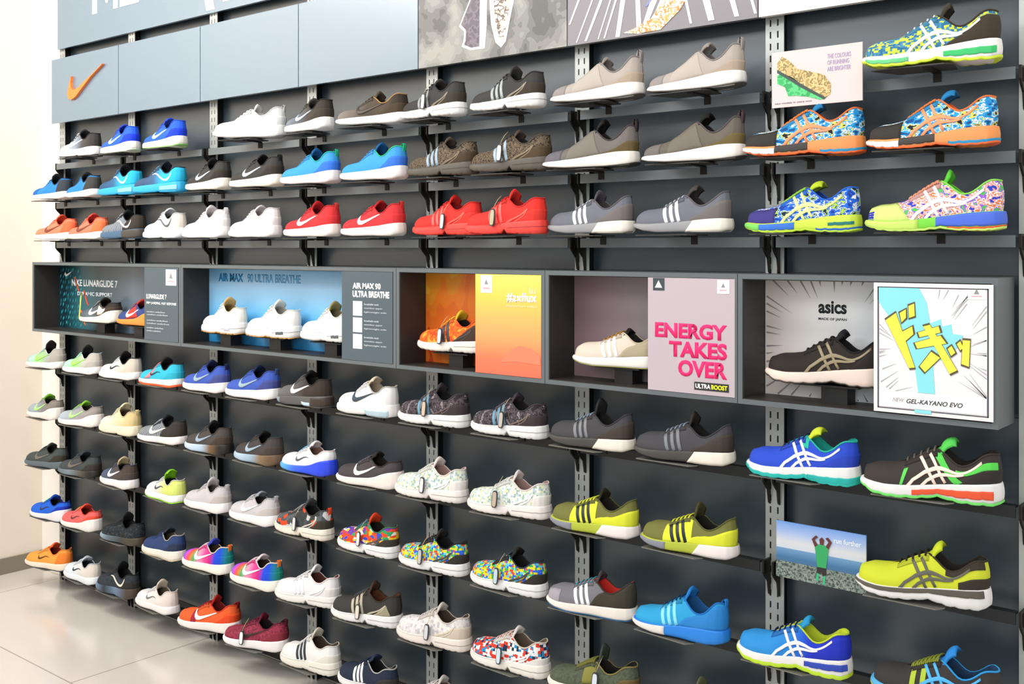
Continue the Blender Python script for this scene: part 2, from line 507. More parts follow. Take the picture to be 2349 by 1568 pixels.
def tongue_mesh(fam, extra, curl):
    F = FAM[fam]
    path = []
    for s in (.68, .62, .56, .50, .45): path.append((s, smooth(s, F['zt']) - .004))
    zt = smooth(.43, F['zt'])
    path.append((.42, zt + .003))
    h = .014 + extra
    for i in range(1, 6):
        t = i / 5
        path.append((.42 - .03 * t - curl * .075 * t * t, zt + .003 + h * (t - .42 * curl * t * t)))
    rows = []
    for k, (s, z) in enumerate(path):
        w = .015 + .0105 * min(1, k / 5)
        if k >= len(path) - 2: w *= .97 if k == len(path) - 2 else .86
        row = []
        for j in range(9):
            a = (j / 8 - .5) * 2
            y = w * a; dz = -.010 * a * a; T = .002 + .0022 * min(1, max(0, (k - 4) / 4)) * (1 - a * a * .6)
            if k == len(path) - 1: T *= .55
            dx = .004 * a * a
            x = (.5 - s) * SL
            if k == len(path) - 1: dz -= .004 * a * a
            row.append((Vector((x + dx, y, z + dz + T * .8)), Vector((x + dx + T * 1.9, y, z + dz - T * .8))))
        rows.append(row)
    R, Cn = len(rows), 9
    v = [p for r in rows for p, _ in r] + [q for r in rows for _, q in r]; f = []; o = R * Cn
    for i in range(R - 1):
        for j in range(Cn - 1):
            a = i * Cn + j
            f += [(a, a + 1, a + Cn + 1, a + Cn), (o + a, o + a + Cn, o + a + Cn + 1, o + a + 1)]
    for i in range(R - 1):
        a = i * Cn; b = a + Cn - 1
        f += [(a, a + Cn, o + a + Cn, o + a), (b, o + b, o + b + Cn, b + Cn)]
    for j in range(Cn - 1):
        a = (R - 1) * Cn + j
        f += [(j, o + j, o + j + 1, j + 1), (a, a + 1, o + a + 1, o + a)]
    return mesh_of(v, f, True)

def lace_mesh(fam, n=5, r=.0022):
    mb = MB(); F = FAM[fam]
    for i in range(n):
        s0 = .455 + (.655 - .455) * i / (n - 1)
        for d in ((0, .02), (.02, 0)) if n > 5 else ((0, .014),):
            pts = []
            for k in range(9):
                t = k / 8; y = (t - .5) * 2
                ss = s0 + d[0] + (d[1] - d[0]) * t
                zt = smooth(ss, F['zt']); yo = hw(ss, OPEN) + .007
                z = zt + .0032 - .006 * abs(y) ** 3
                pts.append(((.5 - ss) * SL, y * yo, z))
            mb.tube(pts, r, 6)
    return mb.mesh(True)

def collar_mesh(fam, r=.0028):
    mb = MB(); pts = []
    for t in THS[::1]:
        s, sd = loop_s(t)
        if s <= .44: pts.append((t if t < math.pi else t - 2 * math.pi, s, sd))
    pts.sort()
    mb.tube([Pu(fam, s, 1, sd) + Vector((0, 0, .0005)) for t, s, sd in pts], r, 6)
    return mb.mesh(True)

def tab_mesh(fam, big):
    F = FAM[fam]; zt = smooth(0, F['zt']) + topadd(0, fam); x = .5 * SL * .985 - .002
    mb = MB()
    h = .022 if big else .012
    T = .005 if big else .0018
    pts = [(x, 0, zt - .022), (x + .004, 0, zt - .006), (x + .005, 0, zt + h * .6), (x + .001, 0, zt + h), (x - .005, 0, zt + h * .5), (x - .006, 0, zt - .004)]
    P = [Vector(p) for p in pts]
    rows = []
    for p in P:
        rows.append([p + Vector((0, y, 0)) for y in (-.008, -.004, 0, .004, .008)])
    v = []; f = []
    for r_ in rows: v += r_
    o = len(v)
    for r_ in rows: v += [p + Vector((-T, 0, -.0012)) for p in r_]
    Cn = 5; R = len(rows)
    for i in range(R - 1):
        for j in range(Cn - 1):
            a = i * Cn + j
            f += [(a, a + 1, a + Cn + 1, a + Cn), (o + a, o + a + Cn, o + a + Cn + 1, o + a + 1)]
        a = i * Cn; b = a + Cn - 1
        f += [(a, a + Cn, o + a + Cn, o + a), (b, o + b, o + b + Cn, b + Cn)]
    return mesh_of(v, f, True)

def tag_meshes():
    def pill(w, h, y0, y1, cx=0, cz=0):
        P = []
        for i in range(24):
            a = i / 24 * 2 * math.pi
            P.append((cx + w * (abs(math.cos(a)) ** .5) * (1 if math.cos(a) > 0 else -1), cz + h * (abs(math.sin(a)) ** .6) * (1 if math.sin(a) > 0 else -1)))
        return P, y0, y1
    a = MB(); a.prism(*pill(.0095, .026, -.002, .002))
    b = MB(); b.prism(*pill(.0072, .0225, -.0028, -.0015))
    c = MB(); c.tube([(0, 0, .025), (.004, .003, .04), (.006, .012, .055), (.004, .03, .068)], .0008, 5)
    return a.mesh(), b.mesh(), c.mesh(True)
TAGM = tag_meshes()

def shade(c, k):
    if not isinstance(c, str): return c
    h = c.lstrip('#')
    return ''.join('%02x' % max(0, min(255, int(int(h[i:i+2], 16) * k))) for i in (0, 2, 4))

def make_shoe(fam, up, sole, o, label, loc, yaw, sc, group):
    t = thing('sneaker' if fam in ('roshe', 'flux', 'retro') else 'running_shoe', label, 'shoe', loc, math.radians(yaw), group)
    sc *= .972
    t.scale = (sc, sc, sc)
    base = up if isinstance(up, str) else o.get('base', '#888888')
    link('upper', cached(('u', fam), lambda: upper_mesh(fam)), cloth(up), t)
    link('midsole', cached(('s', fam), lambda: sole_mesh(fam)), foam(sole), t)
    lin_ = o.get('lin', '#181818')
    link('lining', cached(('l', fam), lambda: lining_mesh(fam)), cloth(lin_), t)
    link('collar', cached(('c', fam), lambda: collar_mesh(fam, .0022)), cloth(o.get('col', shade(base, .9))), t)
    te, cu = o.get('te', (FAM[fam]['th'] - .010, 0))
    link('tongue', cached(('t', fam, te, cu), lambda: tongue_mesh(fam, te, cu)), cloth(o.get('ton', shade(base, .95))), t)
    nl = o.get('nl', 5)
    if nl:
        link('laces', cached(('la', fam, nl), lambda: lace_mesh(fam, nl)), cloth(o.get('lace', base)), t)
    if o.get('out'):
        h = o.get('outh', .005)
        link('outsole', cached(('o', fam, h), lambda: outsole_mesh(fam, h)), foam(o['out']), t)
    if fam == 'roshe' and 'hc' not in o: o = dict(o, hc=up)
    if o.get('hc') is not None:      # heel counter
        a = o.get('hcs', ((.34, .14), .52))
        link('heel_counter', cached(('hc', fam, a), lambda: patch_mesh(fam, 'u', 0, a[0], 0.0, a[1])), cloth(o['hc']), t)
    if o.get('tc') is not None:      # toe cap
        a = o.get('tcs', (.74, .95))
        link('toe_cap', cached(('tc', fam, a), lambda: patch_mesh(fam, 'u', a[0], 1, 0.0, a[1])), cloth(o['tc']), t)
    if nl and not o.get('noeye'):
        link('eyestay', cached(('ey', fam), lambda: ribbon(fam, [(.43 + .03 * i, .80) for i in range(9)], [(.43 + .03 * i, .965) for i in range(9)], 'u', .0016, 2)), cloth(o.get('eye', shade(base, .86))), t)
    if fam in ('flux', 'retro') and isinstance(sole, str):
        link('sole_line', cached(('sl', fam), lambda: patch_mesh(fam, 's', 0, .385, .50, .56, .0004)), foam(shade(sole, .72)), t)
        link('sole_line', cached(('sl2', fam), lambda: patch_mesh(fam, 's', .46, 1, .90, .955, .0004)), foam(shade(sole, .82)), t)
    for (nm, kind, a, c) in o.get('pp', ()):
        link(nm, cached(('pp', fam, kind, a), lambda: patch_mesh(fam, kind, *a)), (cloth if kind == 'u' else foam)(c), t)
    for k, c in o.get('lg', ()):
        for nm, me in cached(('lg', fam, k), lambda: logo_meshes(fam, k)):
            link(nm, me, mat(c, .5), t)
    if o.get('tab'):
        link('pull_tab', cached(('tab', fam, o.get('tb', 0)), lambda: tab_mesh(fam, o.get('tb', 0))), cloth(o['tab']), t)
    if o.get('tag'):
        tx, tz, face = o['tag']
        p = Pu(fam, tx, .45, -1)
        g = link('hang_tag', TAGM[0], mat('#4a4a4a', .4, .5), t, (p.x, min(p.y, -hw(tx, OUTL)*1.12) - .004, tz))
        g.rotation_euler = (math.radians(-3), math.radians(4), 0)
        link('tag_face', TAGM[1], mat(face, .35, .1), g)
        link('tag_cord', TAGM[2], mat('#c9b48a', .6), g)
    return t
# ---------------------------------------------------------------- the shoes: look of each one
W = '#f1efec'
CAMG = ('camo', 55, ('#2a2426', '#5a4f55', '#3a3035', '#8d8288'), (1, 1, 1))
RAIN = ('grad', (.15, -.14), ('#1d9a50', '#1450d8', '#2348e0', '#d01f80', '#ff4f9a', '#ff9ac0', '#35b060', '#ff5a30', '#b050f0', '#6a50ff'), (1, 1, 1))
LEGO = ('cells', 150, ('#f5d21c', '#2b62e6', '#e8402c', '#35b75a', '#f7dd30', '#5ec8ee'))
RWB = ('cells', 115, (W, '#e33a26', W, '#1d3350', W, '#2a8fc0', '#e33a26'))
MULTI = ('splash', 62, ('#e84a22', '#2fa060', '#2a50d0', '#f5c41e', '#7a3ab0', '#e84a22', '#f0e8e0'), (1, 1, 1.6))
PALEG = ('cells', 170, (W, '#eaf0e4', '#cfe0cf', W, '#b9cdd8', '#e4e6a8', W, '#9fb8a8'))
NOOB = ('camo', 48, ('#1b4f8c', '#1f8fd0', '#34a6e6', '#f4efe6', '#38b0ec', '#e9d95a', '#1a1f30'), (1, 1, 1.5))
NOOP = ('camo', 50, ('#1c3f9c', '#2466dc', '#2f78ea', '#f4f1e8', '#3a6ae4', '#b6e04a', '#18264c'), (1, 1, 1.5))
NOOV = ('camo', 52, ('#2a46c8', '#f0a0a8', '#f6efe8', '#ef7a4a', '#f4eee8', '#a05ae0', '#58c85a'), (1, 1, 1.5))
KNIT = ('camo', 160, ('#2f2820', '#5a4c3c', '#7d6c56', '#463a2e'))
FK = ('stripes', 60, ('#20242a', '#20242a', '#cfd3d8'), (1, .2, .35))
GREYB = '#b5aaa1'
DKB = '#5d554d'
def roshe_sole(c): return c
def heelb(c, q=1.0): return ('sole_insert', 's', (0, (.40, .32), 0.02, q), c)

SHOES = {
# ---- top row
'A1': ('airmax', ('grad', (.12, -.12), ('#3a3634', '#55504e', '#9aa6b4', '#c5ced8', '#eceae8')), '#f0eeec', dict(lin='#1e1e20', ton='#2a2a2e', lace='#e6e6ea', col='#2a2828', out='#3a3a3c', outh=.004, lg=(('nk', '#d5d8dc'),)),
  'grey fading running shoe with white toe and dark heel, leftmost shoe of the top row'),
'A2': ('roshe', '#2a62e8', '#f4efe6', dict(lin='#1b1f3a', ton='#1840c8', lace='#1f50d8', hc='#1a3fe0', lg=(('nk', '#c8f0c0'),), te=(.012, .5), out='#d8e8c8'),
  'bright blue sneaker with pale green side mark, left of its pair, top row'),
'A3': ('roshe', '#2a62e8', '#f4efe6', dict(lin='#c9b790', ton='#1840c8', lace='#1f50d8', hc='#1a3fe0', lg=(('nk', '#c8f0c0'),), te=(.014, .5), out='#9ccf80'),
  'bright blue sneaker with pale green side mark, right of its pair, top row'),
'A5': ('roshe', '#eceae6', '#f4f2ee', dict(lin='#d8cfc8', lace='#efedea', tab='#e2dfdb', lg=()),
  'all white sneaker turned toe outward on the top row, beside the empty place'),
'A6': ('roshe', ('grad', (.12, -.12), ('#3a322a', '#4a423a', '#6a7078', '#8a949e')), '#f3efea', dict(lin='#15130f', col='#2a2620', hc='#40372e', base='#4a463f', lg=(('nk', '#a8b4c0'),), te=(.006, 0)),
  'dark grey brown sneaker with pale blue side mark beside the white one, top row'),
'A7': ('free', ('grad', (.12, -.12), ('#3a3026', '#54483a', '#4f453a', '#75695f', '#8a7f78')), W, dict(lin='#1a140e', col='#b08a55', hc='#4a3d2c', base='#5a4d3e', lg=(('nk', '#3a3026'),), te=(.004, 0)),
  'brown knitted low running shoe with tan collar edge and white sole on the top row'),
'A8': ('flux', '#3c3a38', W, dict(lin='#14120f', hc='#3e362c', lace='#2c2c2c', lg=(('ad3', '#8c8f8f'), ('cage', '#7d7362')), tag=(.50, .052, '#e6e4e0')),
  'charcoal sneaker with white sole and a hanging silver tag, top row'),
'A9': ('flux', '#3c3b39', W, dict(lin='#17130f', hc='#40382e', lace='#2a2a2a', lg=(('ad3', '#9aa09e'), ('cage', '#857a68')), te=(.012, 0)),
  'charcoal sneaker with three grey stripes and white sole but no tag, top row'),
'A10': ('boost', GREYB, '#f6f3ec', dict(lin='#6a6462', col='#8e8683', ton='#9b918a', lace='#b3a79c', tab='#9d948e', tb=1, hc='#b8a592', hcs=((.40, .10), .42), tc='#9b928f', tcs=(.78, .95), nl=0, pp=(('saddle', 'u', ((.34, .44), (.70, .68), .02, .93), '#beb3a8'),), out='#5a5450', outh=.003),
  'pale grey suede shoe with tall heel loop, left of its pair, top row'),
'A11': ('boost', GREYB, '#f6f3ec', dict(lin='#6a6462', col='#8e8683', ton='#9b918a', lace='#b3a79c', tab='#9d948e', tb=1, hc='#b8a592', hcs=((.40, .10), .42), tc='#9b928f', tcs=(.78, .95), nl=0, pp=(('saddle', 'u', ((.34, .44), (.70, .68), .02, .93), '#beb3a8'),), te=(.012, .6), out='#5a5450', outh=.003),
  'pale grey suede shoe with tall heel loop, right of its pair, top row'),
'A14': ('gel', ('cells', 190, ('#2f6f98', '#4a90b8', '#d8e84a', '#c5d650', '#3a7aa0')), '#f3f1ee', dict(lin='#2a2218', col='#3a3026', base='#4a90b8', ton='#3a3226', lace='#d8dcdc', hc='#40362a', hcs=((.38, .16), .86), lg=(('as', W),), out='#d6ee3a', outh=.006, te=(.016, .4),
   pp=(('sole_insert', 's', ((.02, .40), (.34, .40), .30, .62) if 0 else (.03, .38, .28, .62), '#35c46c'), ('sole_insert', 's', (.62, .94, .25, .6), '#6ad08a'))),
  'blue and lime running shoe with brown heel and green wavy sole, top row far right'),
# ---- second row
'B1': ('free', '#2f86cc', W, dict(lin='#14181e', ton='#15181c', col='#1c2c40', hc='#3a4048', hcs=((.20, .14), .9), lace='#2b74b4', tc='#2468b4', te=(.014, 0)),
  'sky blue mesh running shoe with black tongue, leftmost shoe of the second row'),
'B2': ('free', '#2f8ace', W, dict(lin='#14181e', ton='#1b1e22', col='#1c2c40', hc='#40403e', hcs=((.26, .14), .9), lace='#2b74b4', te=(.008, 0)),
  'sky blue mesh running shoe with dark heel, second from the left in the second row'),
'B3': ('airmax', ('grad', (.1, -.05), ('#2fb4dc', '#2fb4dc', '#3a6a92', '#34597c')), '#2eb0e4', dict(lin='#14141a', ton='#101318', base='#34597c', col='#1a222c', hc='#28b6de', hcs=((.30, .24), .95), lace='#4a8ab0', lg=(('nkr', W),), te=(.012, 0), pp=(('sole_insert', 's', (.05, .36, .25, .7), '#8fd8f0'),)),
  'navy and cyan running shoe on cyan sole, left of its pair, second row'),
'B4': ('airmax', ('grad', (.1, -.05), ('#2fb4dc', '#2fb4dc', '#45638a', '#3c5878')), '#2eb0e4', dict(lin='#14141a', ton='#23303c', base='#3c5878', col='#2a3a4a', hc='#28b6de', hcs=((.30, .24), .95), lace='#6aa0c4', lg=(('nkr', W),), te=(.010, .3), pp=(('sole_insert', 's', (.05, .36, .25, .7), '#8fd8f0'),)),
  'navy and cyan running shoe on cyan sole, right of its pair, second row'),
'B5': ('roshe', '#3d3a37', '#f3ecdf', dict(lin='#0f0f0f', ton='#121212', lace='#24211f', hc='#332c25', lg=(('nk', '#b8c0c6'),), te=(.012, 0)),
  'black sneaker with grey mark and cream sole, left of its pair, second row'),
'B6': ('roshe', '#3d3a37', '#f3ecdf', dict(lin='#0f0f0f', ton='#121212', lace='#24211f', hc='#352e27', lg=(('nk', '#c2c8ce'),), te=(.008, .3), tab='#1c1a18'),
  'black sneaker with grey mark and cream sole, right of its pair, second row'),
'B7': ('roshe', '#3f9ee2', '#f6efec', dict(lin='#123a66', ton='#1560a0', lace='#3f9ee2', hc='#3a78e0', col='#25b5a8', tab='#25b58a', te=(.010, 0)),
  'light blue sneaker with green collar trim, left of its pair, second row'),
'B8': ('roshe', '#3f9ee2', '#f6efec', dict(lin='#123a66', ton='#1560a0', lace='#3f9ee2', hc='#3a78e0', col='#25c585', tab='#25c585', te=(.012, .3)),
  'light blue sneaker with green collar trim, right of its pair, second row'),
'B9': ('flux', KNIT, '#5a5248', dict(base='#5d5043', lin='#101010', hc='#4a3c2c', lace='#3c342a', lg=(('ad3', '#8fa3b3'), ('cage', '#6e5f4a'))),
  'brown speckled sneaker with blue grey stripes and brown sole, without a tag, second row'),
'B10': ('flux', KNIT, '#5a5248', dict(base='#5d5043', lin='#101010', hc='#54442f', lace='#3c342a', lg=(('ad3', '#9db0be'), ('cage', '#7a6a52')), tag=(.53, .056, '#efeeea')),
  'brown speckled sneaker with a hanging white tag, second row'),
'B11': ('boost', '#77706a', '#f6f1e6', dict(lin='#1a1512', col='#4c4248', ton='#17120f', lace='#4a423c', tab='#3a2f30', tb=1, hc='#6a5a38', hcs=((.42, .08), .42), tc='#6e6a72', tcs=(.76, .95), nl=0, pp=(('saddle', 'u', ((.34, .44), (.70, .68), .02, .93), '#837c72'),), te=(.024, .6), out='#3a352f', outh=.003),
  'dark taupe shoe with tall heel loop and lifted black tongue, left of pair, second row'),
'B12': ('boost', '#6d655a', '#f6f1ea', dict(lin='#14110e', col='#5c5054', ton='#15120f', lace='#4a423c', tab='#4a3b3c', tb=1, hc='#75653c', hcs=((.42, .08), .42), tc='#77706c', tcs=(.78, .95), nl=0, pp=(('saddle', 'u', ((.34, .44), (.70, .68), .02, .93), '#7a7266'),), te=(.018, .8), out='#3a352f', outh=.003),
  'dark taupe shoe with tall heel loop and curled black tongue, right of pair, second row'),
'B13': ('noosa', NOOB, '#f59a55', dict(base='#2f9ad8', lin='#ff6a2a', col='#f7793a', ton='#1f7fb8', lace='#f0843c', tc='#38342f', tcs=(.70, .85), lg=(('as', '#f98f60'),), out='#f26a2c', nl=7, te=(.006, .6),
   pp=(('sole_insert', 's', (.70, .985, .15, .75), '#f1efec'), ('sole_insert', 's', (.44, .70, .3, .98), '#3a3530'), ('sole_insert', 's', (0, .34, 0, .26), '#1f94c8'))),
  'blue and white patterned racing shoe with orange trim below the shoe picture card, second row'),
'B14': ('noosa', NOOB, '#f59a55', dict(base='#2f9ad8', lin='#ff6a2a', col='#f7793a', ton='#1f7fb8', lace='#f0843c', tc='#38342f', tcs=(.70, .85), lg=(('as', '#f98f60'),), out='#f26a2c', nl=7, te=(.014, .9),
   pp=(('sole_insert', 's', (.70, .985, .15, .75), '#f1efec'), ('sole_insert', 's', (.44, .70, .3, .98), '#3a3530'), ('sole_insert', 's', (0, .34, 0, .26), '#1f94c8'))),
  'blue and white patterned racing shoe with orange trim, rightmost shoe of the second row'),
# ---- third row
'C1': ('free', '#fb8a68', '#f6f0ea', dict(lin='#d03a20', ton='#f0563a', col='#f26a48', lace='#f98a66', hc='#f87048', hcs=((.24, .14), .8), lg=(('nk', '#7a3a28'),), te=(.016, .5)),
  'coral running shoe with dark side mark, leftmost shoe of the third row'),
'C2': ('free', '#fb8468', '#f6f0ea', dict(lin='#b02a1c', ton='#f04a3a', col='#ee5a40', lace='#f98a66', hc='#f87a48', hcs=((.24, .14), .8), lg=(('nk', '#7a3a28'),), te=(.018, .7)),
  'coral running shoe with dark side mark, second from the left in the third row'),
'C3': ('airmax', ('stripes', 45, ('#25303c', '#3c4a5a', '#c6ccd4'), (1, .3, .5)), '#4a6a88', dict(base='#2a3440', lin='#0f1012', ton='#1d2024', col='#16181a', hc='#3a332c', hcs=((.36, .26), .98), lace='#a9b0b8', lg=(('nkr', '#f3e9da'),), pp=(('sole_insert', 's', (0, .36, .1, .95), '#4b443c'),)),
  'black and grey knitted running shoe with a cream side mark at the heel, third row'),
'C4': ('airmax', ('grad', (.1, -.05), ('#e6ddd0', '#ece6dc', '#e8ecf0', '#e4e8ee')), '#eaedf1', dict(base='#e4e8ee', lin='#4a4a4c', ton='#e6e8ea', lace='#d0d5da', col='#c8ccd0', lg=(('nkr', '#55595c'),), te=(.006, .4)),
  'white running shoe with a dark grey heel mark, third row'),
'C5': ('roshe', '#f2eeee', '#f6f2f0', dict(lin='#c9bdbd', ton='#e4dede', te=(.012, 0), tab='#ece8e8'),
  'plain white sneaker with lifted tongue, left of its pair, third row'),
'C6': ('roshe', '#f1eeec', '#f6f1ee', dict(lin='#c4b8b8', ton='#ddd6d8', te=(.006, .3)),
  'plain white sneaker, right of its pair, third row'),
'C7': ('roshe', '#dc3438', '#f7efe9', dict(lin='#6a1214', ton='#c01c20', tab='#d83a34', lg=(('nk', W),), te=(.010, 0)),
  'red sneaker with white side mark and thick white sole, left of its pair, third row'),
'C8': ('roshe', '#dc3438', '#f7efe9', dict(lin='#6a1214', ton='#c01c20', tab='#d83a34', lg=(('nk', W),), te=(.008, .3)),
  'red sneaker with white side mark and thick white sole, right of its pair, third row'),
'C9': ('flux', '#f0342c', '#f4453a', dict(lin='#8c120e', hc='#e83a30', lace='#e02a24', lg=(('ad3', '#f8605a'), ('cage', '#f8564a')), tag=(.44, .045, '#dcdcd8'), te=(.008, 0)),
  'all red sneaker with a narrow tag seen edge on, left of its pair, third row'),
'C10': ('flux', '#f0342c', '#f4453a', dict(lin='#8c120e', hc='#e83a30', lace='#e02a24', lg=(('ad3', '#f8605a'), ('cage', '#f8564a')), tag=(.55, .05, '#b8ac8e'), te=(.010, 0)),
  'all red sneaker with a dark framed beige tag, right of its pair, third row'),
'C11': ('solar', '#73757f', '#9a9a9c', dict(lin='#3a3536', col='#6a6468', ton='#55525a', lace='#b8bcc6', hc='#77706e', hcs=((.40, .16), .7), lg=(('ad3', '#eef0f2'),), pp=(heelb('#f6f0e2'),)),
  'grey running shoe with three white stripes and white heel, left of its pair, third row'),
'C12': ('solar', '#73757f', '#9a9a9c', dict(lin='#2a2526', col='#6a6468', ton='#4c4444', lace='#b8bcc6', hc='#77706e', hcs=((.40, .16), .7), lg=(('ad3', '#eef0f2'),), te=(.024, .8), pp=(heelb('#f6f0e2'),)),
  'grey running shoe with three white stripes and raised tongue, right of its pair, third row'),
'C13': ('noosa', NOOP, '#d3ea4a', dict(base='#2f78ea', lin='#1a3a8c', col='#2a6ad8', ton='#c3dc34', lace='#9ad04a', tc='#443c86', tcs=(.70, .85), lg=(('as', '#e4f090'),), out='#c4e838', nl=7, te=(.008, .9),
   pp=(('sole_insert', 's', (.52, .82, .25, .9), '#2f74d8'), ('sole_insert', 's', (.82, 1, .15, .9), '#7ad65a'), ('sole_insert', 's', (.04, .24, .42, .6), '#147a78'), ('sole_insert', 's', (0, .34, 0, .22), '#1f66c0'))),
  'blue patterned racing shoe with purple toe and lime tongue, third row'),
'C14': ('noosa', NOOV, '#7dde3c', dict(base='#e8b0a8', lin='#4fb82e', col='#8ee05a', ton='#5cc83a', lace='#f0a080', tc='#dcf088', tcs=((.64, .76), .96), lg=(('as', W),), out='#cdf070', nl=7, te=(.010, .1),
   pp=(('sole_insert', 's', (0, .46, .24, .99), '#4a6ee0'), ('sole_insert', 's', (0, .38, 0, .2), '#f0602c'), ('sole_insert', 's', (.58, 1, .02, .98), '#cdee6c'), ('toe_bumper', 'u', (.93, 1, 0, .6), '#2a30b8'))),
  'pink speckled racing shoe with lime toe and blue heel sole, third row far right'),
# ---- first row below the boxes
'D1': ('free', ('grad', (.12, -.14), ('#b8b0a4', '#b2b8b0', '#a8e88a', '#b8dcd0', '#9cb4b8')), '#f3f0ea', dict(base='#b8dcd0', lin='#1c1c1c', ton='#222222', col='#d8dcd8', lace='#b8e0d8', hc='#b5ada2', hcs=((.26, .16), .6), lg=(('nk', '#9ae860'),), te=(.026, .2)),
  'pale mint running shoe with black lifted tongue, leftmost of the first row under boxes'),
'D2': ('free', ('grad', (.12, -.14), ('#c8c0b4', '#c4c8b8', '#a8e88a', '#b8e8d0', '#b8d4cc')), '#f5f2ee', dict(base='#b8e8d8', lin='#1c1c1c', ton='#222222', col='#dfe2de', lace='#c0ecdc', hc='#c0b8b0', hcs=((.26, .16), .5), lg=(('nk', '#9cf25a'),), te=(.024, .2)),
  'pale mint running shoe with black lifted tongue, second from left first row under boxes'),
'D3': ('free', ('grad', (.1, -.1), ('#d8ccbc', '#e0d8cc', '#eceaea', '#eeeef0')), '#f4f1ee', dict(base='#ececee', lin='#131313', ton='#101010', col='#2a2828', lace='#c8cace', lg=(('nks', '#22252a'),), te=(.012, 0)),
  'off-white running shoe with black tongue and small black mark, first row under boxes'),
'D4': ('free', '#35bcd8', W, dict(lin='#131313', ton='#141414', col='#2a2a30', lace='#f07a80', hc='#2fb4cc', lg=(('nks', '#16303c'),), out='#f0602a', outh=.009, te=(.008, 0), pp=(('side_overlay', 'u', ((.60, .54), (.74, .60), .15, .8), '#e08a90'),)),
  'turquoise running shoe with pink laces and orange outsole, first row under boxes'),
'D5': ('roshe', '#3f5cb8', '#f6f0ec', dict(lin='#10121c', ton='#142048', hc='#47508e', tab='#1a2248', lg=(('nk', '#8ea3b0'),), te=(.008, 0)),
  'royal blue sneaker with grey side mark, left of its pair, first row under boxes'),
'D6': ('roshe', '#3f5cb8', '#f6f0ec', dict(lin='#10121c', ton='#142048', hc='#454e90', tab='#3a4a78', lg=(('nk', '#8ea3b0'),), te=(.006, 0)),
  'royal blue sneaker with grey side mark, right of its pair, first row under boxes'),
'D7': ('airmax', ('grad', (.1, -.12), ('#3a3028', '#3e342c', '#5a5654', '#6a6664', '#706e6e')), '#5d5a58', dict(base='#5a5654', lin='#0d0d0d', ton='#141210', col='#332c28', lace='#6a6462', lg=(('nkr', W),) if 0 else (('nk', W),), pp=(('sole_insert', 's', (0, .22, .15, .9), '#3c3026'), ('sole_insert', 's', (.24, .40, .15, .45), '#c8dcea'), ('sole_insert', 's', (.82, 1, .1, .8), '#8d9aa4'))),
  'charcoal running shoe with large white side mark and black sole, first row under boxes'),
'D8': ('airmax', '#f0ece8', '#efebe7', dict(lin='#b3a48c', ton='#d9c8ae', col='#b8b4ac', lace='#ece8e4', lg=(('nk', '#2c3c48'),), te=(.012, .6), pp=(('sole_insert', 's', (.04, .40, .05, .55), '#b8cdd8'),)),
  'white leather running shoe with dark teal side mark and clear heel, first row under boxes'),
'D9': ('flux', CAMG, W, dict(base='#4a4146', lin='#120e0e', hc='#3e3236', lace='#6a6068', lg=(('ad3', '#5f8aa0'), ('cage', '#5a4a4c')), tag=(.50, .052, '#c8b4a0'), te=(.008, 0)),
  'dark purple patterned sneaker with hanging tag, left of its pair, first row under boxes'),
'D10': ('flux', CAMG, W, dict(base='#4a4146', lin='#120e0e', hc='#403438', lace='#6a6068', lg=(('ad3', '#5f8aa0'), ('cage', '#6a5a50')), tag=(.48, .050, '#b8b0a8'), te=(.006, 0)),
  'dark purple patterned sneaker with hanging tag, right of its pair, first row under boxes'),
'D11': ('solar', '#48464a', '#46423e', dict(lin='#0e0d0d', col='#3c3a3e', ton='#2a2828', lace='#8a98a8', hc='#453c34', hcs=((.40, .16), .7), lg=(('ad3', '#75777a'),), te=(.028, 0), pp=(heelb('#f6eddc'),)),
  'dark grey running shoe with cream heel sole, left of its pair below the boxes'),
'D12': ('solar', '#4a484c', '#46423e', dict(lin='#0e0d0d', col='#3c3a3e', ton='#332c2a', lace='#8a98a8', hc='#453c34', hcs=((.40, .16), .7), lg=(('ad3', '#707276'),), te=(.016, 0), pp=(heelb('#f6eddc'),)),
  'dark grey running shoe with cream heel sole, right of its pair below the boxes'),
'D13': ('gel', '#2c50d0', '#f0efec', dict(lin='#1aa79a', col='#28b8a4', ton='#d8e838', lace='#20305a', hc='#2a48c0', hcs=((.34, .16), .55), lg=(('as', '#eeeef2'),), out='#1fbfb4', outh=.011, te=(.018, .9), pp=(('sole_insert', 's', (0, .40, .05, .45), '#20b8b0'), ('collar_panel', 'u', ((.40, .40), (.16, .08) if 0 else .46, .66, .97), '#2abfa8'))),
  'royal blue running shoe with turquoise collar and lime tongue first row under boxes'),
'D14': ('gel', '#3e3733', '#f0eeea', dict(lin='#2a2420', col='#3a342f', ton='#5cd85a', lace='#6a625c', hc='#342e2a', hcs=((.30, .16), .5), lg=(('as', '#f6d8c8'),), out='#76e86a', outh=.006, te=(.020, .9), pp=(('sole_insert', 's', (.06, .60, .28, .68), '#f0562a'), ('side_overlay', 'u', ((.16, .04), (.26, .30), .05, .88) if 0 else (.02, .30, .50, .74), '#5edc58'), ('side_overlay', 'u', ((.22, .40), (.30, .47), .04, .92), '#5edc58'), ('side_overlay', 'u', ((.68, .64), (.70, .67), .05, .7), '#6ae064'))),
  'charcoal running shoe with green tongue and straps and orange sole, below the manga box'),
# ---- second row under boxes
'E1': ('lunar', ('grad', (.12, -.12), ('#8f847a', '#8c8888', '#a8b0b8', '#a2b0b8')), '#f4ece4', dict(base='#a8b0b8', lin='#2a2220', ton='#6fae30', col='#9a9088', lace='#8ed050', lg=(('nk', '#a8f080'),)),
  'grey running shoe with lime side mark, leftmost in the second row under boxes'),
